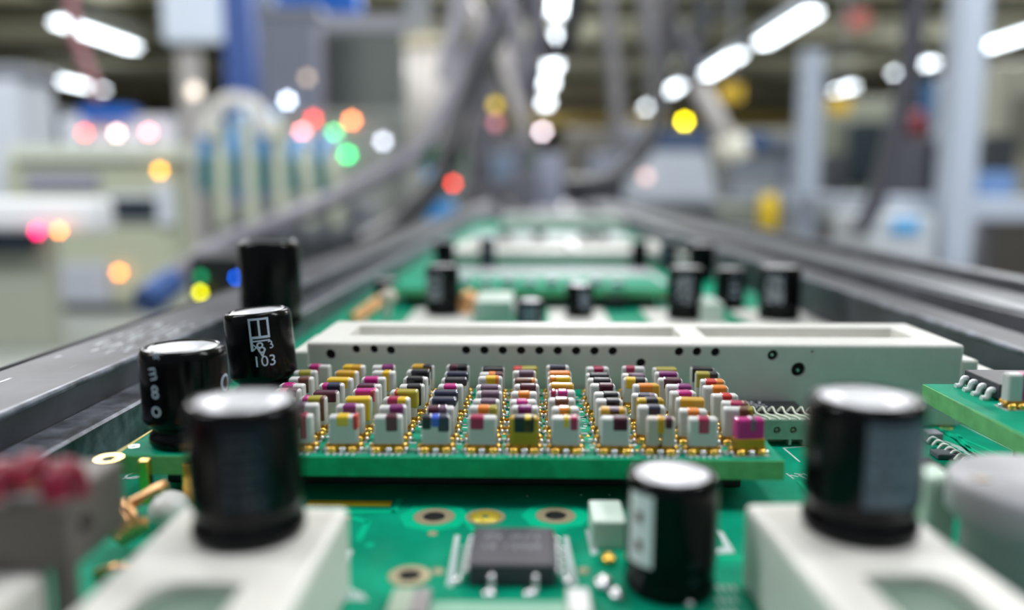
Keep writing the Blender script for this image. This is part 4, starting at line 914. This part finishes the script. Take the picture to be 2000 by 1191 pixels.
t = thing('operator_chair', 'dark swivel chair with a blue cushion at the right edge', 'chair', floorpt(1955, 400, 2000)); part('back', pb(1925, 262, 1990, 345, 2000, 50), mat('chair_dark', srgb(35, 38, 42), .6), t); part('cushion', pb(1915, 335, 1985, 388, 1960, 80), mat('cushion_blue', srgb(105, 140, 190), .6), t); part('post', one(cyl, (D(1955, 0, 2000).x, 2000, FL + 30), (D(1955, 0, 2000).x, 2000, D(0, 388, 1960).z), 22, 14), M_dgrey, t); part('base', one(cyl, (D(1955, 0, 2000).x, 2000, FL), (D(1955, 0, 2000).x, 2000, FL + 30), 220, 20), M_dgrey, t)
cable('dark slanted hose in front of the monitors at the right', [(1800, -400, 1220), (1785, 0, 1220), (1768, 170, 1220), (1735, 310, 1220), (1700, 415, 1220), (1672, 450, 1220)], 14, mat('hose_dark', srgb(66, 66, 74), .5))
t = thing('parts_rack', 'low grey rack between the pale machine and the left upright', 'rack', floorpt(1500, 380, 2900)); 
for yy, c in ((330, (120, 132, 150)), (372, (150, 162, 178)), (285, (88, 96, 112))): part('shelf', pb(1440, yy - 12, 1570, yy + 12, 2900, 200), mat('shelf_%d' % yy, srgb(*c), .5), t)
for px in (1445, 1565): part('post', one(box, D(px, 0, 2900).x - 12, D(px, 0, 2900).x + 12, 2990, 3014, FL, D(0, 262, 2900).z, 2), M_mgrey, t)
part('blue_tray', pb(1462, 262, 1505, 292, 2880, 120), mat('tray_blue', srgb(30, 75, 130), .5), t)
# --- hall: beams, lamps
M_tubeL = mat('lit_tube', (.86, .94, 1.0), .4, emit=9.0)
M_house = mat('lamp_housing', srgb(200, 205, 210), .5)
zl = CAMH + 2200
def fixture(x, y0, y1, w, label, s=None, drop=0):
    t = thing('ceiling_lamp', label, 'ceiling lamp', (x, (y0 + y1) / 2, zl - drop), 'fluorescent lamps in rows under the ceiling')
    part('housing', one(box, x - 35, x + 35, y0 - 30, y1 + 30, zl - drop + 45, zl - drop + 110, 8), M_house, t)
    part('tube', one(box, x - w / 2, x + w / 2, y0, y1, zl - drop, zl - drop + 45, 8), s or M_tubeL, t)
    for yy in (y0 + 150, y1 - 150): part('hanger', one(cyl, (x, yy, zl - drop + 105), (x, yy, CEZ), 8, 8), M_mgrey, t)
n = 0
for lab, a_, b_ in (('nearest lamp in the bright row at the upper right', (1588, 27), (1488, 88)), ('second lamp in the bright row at the upper right', (1445, 108), (1378, 148)), ('third lamp in the upper right row, a small disc', (1326, 168), (1306, 182)), ('farthest lamp in the upper right row, a small disc', (1275, 203), (1262, 214)),
                    ('large lamp at the right edge, behind the tall upright', (2010, 62), (1938, 96)), ('lamp right of the dark monitor, second from the right edge', (1812, 124), (1756, 146)), ('small dim lamp above the dark teal monitor', (1657, 170), (1642, 180)),
                    ('long lamp at the upper left', (112, 46), (262, 96)), ('wide blurred lamp below the long upper left one', (95, 152), (190, 178))):
    p, q = P(*a_, zl), P(*b_, zl)
    fixture((p.x + q.x) / 2, min(p.y, q.y), max(p.y, q.y), 200, 'fluorescent ' + lab)
cr = ['topmost', 'second', 'third', 'fourth', 'fifth', 'sixth', 'farthest']
for k, (px, y0, y1) in enumerate(((1098, -25, 30), (1089, 68, 100), (1079, 122, 138), (1072, 156, 172), (1066, 195, 208), (1062, 228, 238), (1059, 254, 262))):
    p, q = P(px, y0, zl), P(px, y1, zl)
    fixture((p.x + q.x) / 2, min(p.y, q.y), max(p.y, q.y), 260, 'fluorescent lamp %s in the central row of the hall' % cr[k], s=None if k < 5 else mat('pinkish_tube', (1, .84, .92), .4, emit=12))
def beam(label, x0, x1, y0, y1, z0, z1, m, name='ceiling_beam'): return solo(name, one(box, x0, x1, y0, y1, z0, z1, 10), m, label, 'beam')
M_beam = mat('beam_grey', srgb(105, 106, 108), .6); M_beamd = mat('beam_olive', srgb(92, 90, 72), .7)
xr = 3250; beam('long grey cable tray running above the upper right lamp row', xr + 120, xr + 420, 6000, 26000, zl + 130, zl + 260, M_beam)
beam('second grey cable tray left of the upper right lamp row', 2350, 2600, 6000, 26000, zl + 60, zl + 190, M_beam)
beam('grey cable tray over the upper left lamps', -6300, -5900, 6000, 24000, zl + 180, zl + 300, M_beamd)
for k, Y in enumerate((9000, 13000, 17000, 21500, 27000)):
    beam('olive cross beam under the ceiling, %s from the front' % ('first', 'second', 'third', 'fourth', 'fifth')[k], -14800, 13800, Y, Y + 300, CEZ - 260, CEZ - 5, M_beamd)
beam('pale beige cross beam behind the lamp row', D(1010, 0, 17000).x, D(1320, 0, 17000).x, 18500, 18800, D(0, 122, 18500).z, D(0, 92, 18500).z, mat('beam_beige', srgb(190, 175, 160), .6))
beam('long yellow crane beam across the far hall', D(725, 0, 24000).x, D(1570, 0, 24000).x, 24000, 24400, D(0, 246, 24000).z, D(0, 226, 24000).z, mat('crane_yellow', srgb(178, 152, 60), .6), 'ceiling_crane_beam')
beam('beige far wall duct above the yellow crane beam', D(640, 0, 26000).x, D(1570, 0, 26000).x, 26000, 26300, D(0, 215, 26000).z, D(0, 196, 26000).z, mat('duct_beige', srgb(150, 145, 122), .6), 'ceiling_air_duct')
for px, py, w, lab in ((1430, 181, 22, 'yellow hanging sign right of the slanted arm'), (1642, 205, 22, 'yellow hanging sign under the small dim lamp')):
    t = thing('hanging_sign', lab, 'sign', D(px, py, 6000)); part('panel', pb(px - w, py - 16, px + w, py + 16, 6000, 60), mat('sign_yellow', srgb(165, 135, 20), .5), t); p = D(px, py - 16, 6030); part('hanger', one(cyl, p, (p.x, 6030, CEZ), 12, 8), M_mgrey, t)
t = thing('hanging_sign', 'dull red hanging sign at the top right', 'sign', D(1676, 38, 6300)); part('panel', pb(1652, 20, 1700, 56, 6300, 60), mat('sign_red', srgb(120, 48, 36), .5), t); p = D(1676, 20, 6330); part('hanger', one(cyl, p, (p.x, 6330, CEZ), 12, 8), M_mgrey, t)
# far machines standing on the hall floor
far = [(760, 250, 900, 5200, (86, 92, 88), 'grey-green far machine behind the white duct'), (930, 262, 1010, 7000, (74, 76, 80), 'dark far machine left of the central lamp row'), (1100, 250, 1190, 8500, (86, 84, 76), 'olive far machine under the central lamp row'),
       (1200, 240, 1290, 5600, (88, 90, 98), 'blue-grey far machine behind the hanging conduits'), (1420, 250, 1580, 6000, (96, 98, 92), 'grey far machine behind the parts rack'), (1600, 190, 1760, 7200, (92, 96, 84), 'tall olive machine behind the teal monitor'), (40, 215, 130, 3000, (50, 66, 84), 'dark blue cabinet behind the beige machine, left'), (340, 240, 420, 3800, (135, 136, 124), 'beige cabinet behind the hose rack'), (1930, 120, 2150, 5200, (130, 130, 118), 'tall beige-grey locker wall at the right edge')]
for x0, y0, x1, Y, c, lab in far:
    a = pr(x0, y0, x1, 400, Y); t = thing('far_machine', lab, 'machine', ((a[0] + a[1]) / 2, Y, FL)); part('housing', one(box, a[0], a[1], Y, Y + 700, FL, a[3], 20), mat('far_%d' % x0, srgb(*c), .5), t)
    part('panel', one(box, a[0] + (a[1] - a[0]) * .15, a[1] - (a[1] - a[0]) * .15, Y - 15, Y + 5, a[3] * .3, a[3] * .75, 6), mat('farp_%d' % x0, srgb(*[int(v * .7) for v in c]), .5), t)

# ================================================================ LIGHTS
def area(name, loc, size, sy, power, rgb=(1, .97, .93), rot=(0, 0, 0)):
    l = bpy.data.lights.new(name, 'AREA'); l.shape = 'RECTANGLE'; l.size = size; l.size_y = sy; l.energy = power; l.color = rgb
    o = bpy.data.objects.new(name, l); COL.objects.link(o); o.location = wloc(loc); o.rotation_euler = rot
    return o
# lamps of the same central row, over the line and behind the photographer
area('line_lamp', (200, 450, 1900), .6, 1.6, 13.5, (.95, .98, 1.0))
for x in (-1350, 1350):      # added unseen fill lights over the side aisles, tipped to brighten the machines
    area('machine_fill', (x, 200, 1300), 1.2, .4, 37, (.96, .98, 1.0), (math.radians(50), 0, 0))
for x, y in ((300, 4200), (-3200, 5200), (3300, 5600), (-6500, 9000), (300, 9000), (7000, 9000)):
    area('hall_lamp', (x, y, 2150), .5, 2.4, 170, (.97, .98, 1.0))
W = bpy.data.worlds.new('World'); S.world = W; W.use_nodes = True
W.node_tree.nodes['Background'].inputs['Color'].default_value = (.80, .88, 1.0, 1); W.node_tree.nodes['Background'].inputs['Strength'].default_value = .28

# ================================================================ CAMERA
cam = bpy.data.cameras.new('Camera'); co = bpy.data.objects.new('Camera', cam); COL.objects.link(co)
co.location = wloc(CC); co.rotation_euler = (PI / 2 - PITCH, 0, YAW)
cam.sensor_width = 36; cam.lens = FPX / 2000 * 36; cam.clip_start = .004; cam.clip_end = 200
cam.dof.use_dof = True; cam.dof.focus_distance = .0745; cam.dof.aperture_fstop = 12.4; cam.dof.aperture_blades = 7; cam.dof.aperture_rotation = .2
S.camera = co
S.view_settings.view_transform = 'Standard'; S.view_settings.look = 'None'; S.view_settings.gamma = 1; S.view_settings.exposure = -0.07
S.cycles.use_denoising = True
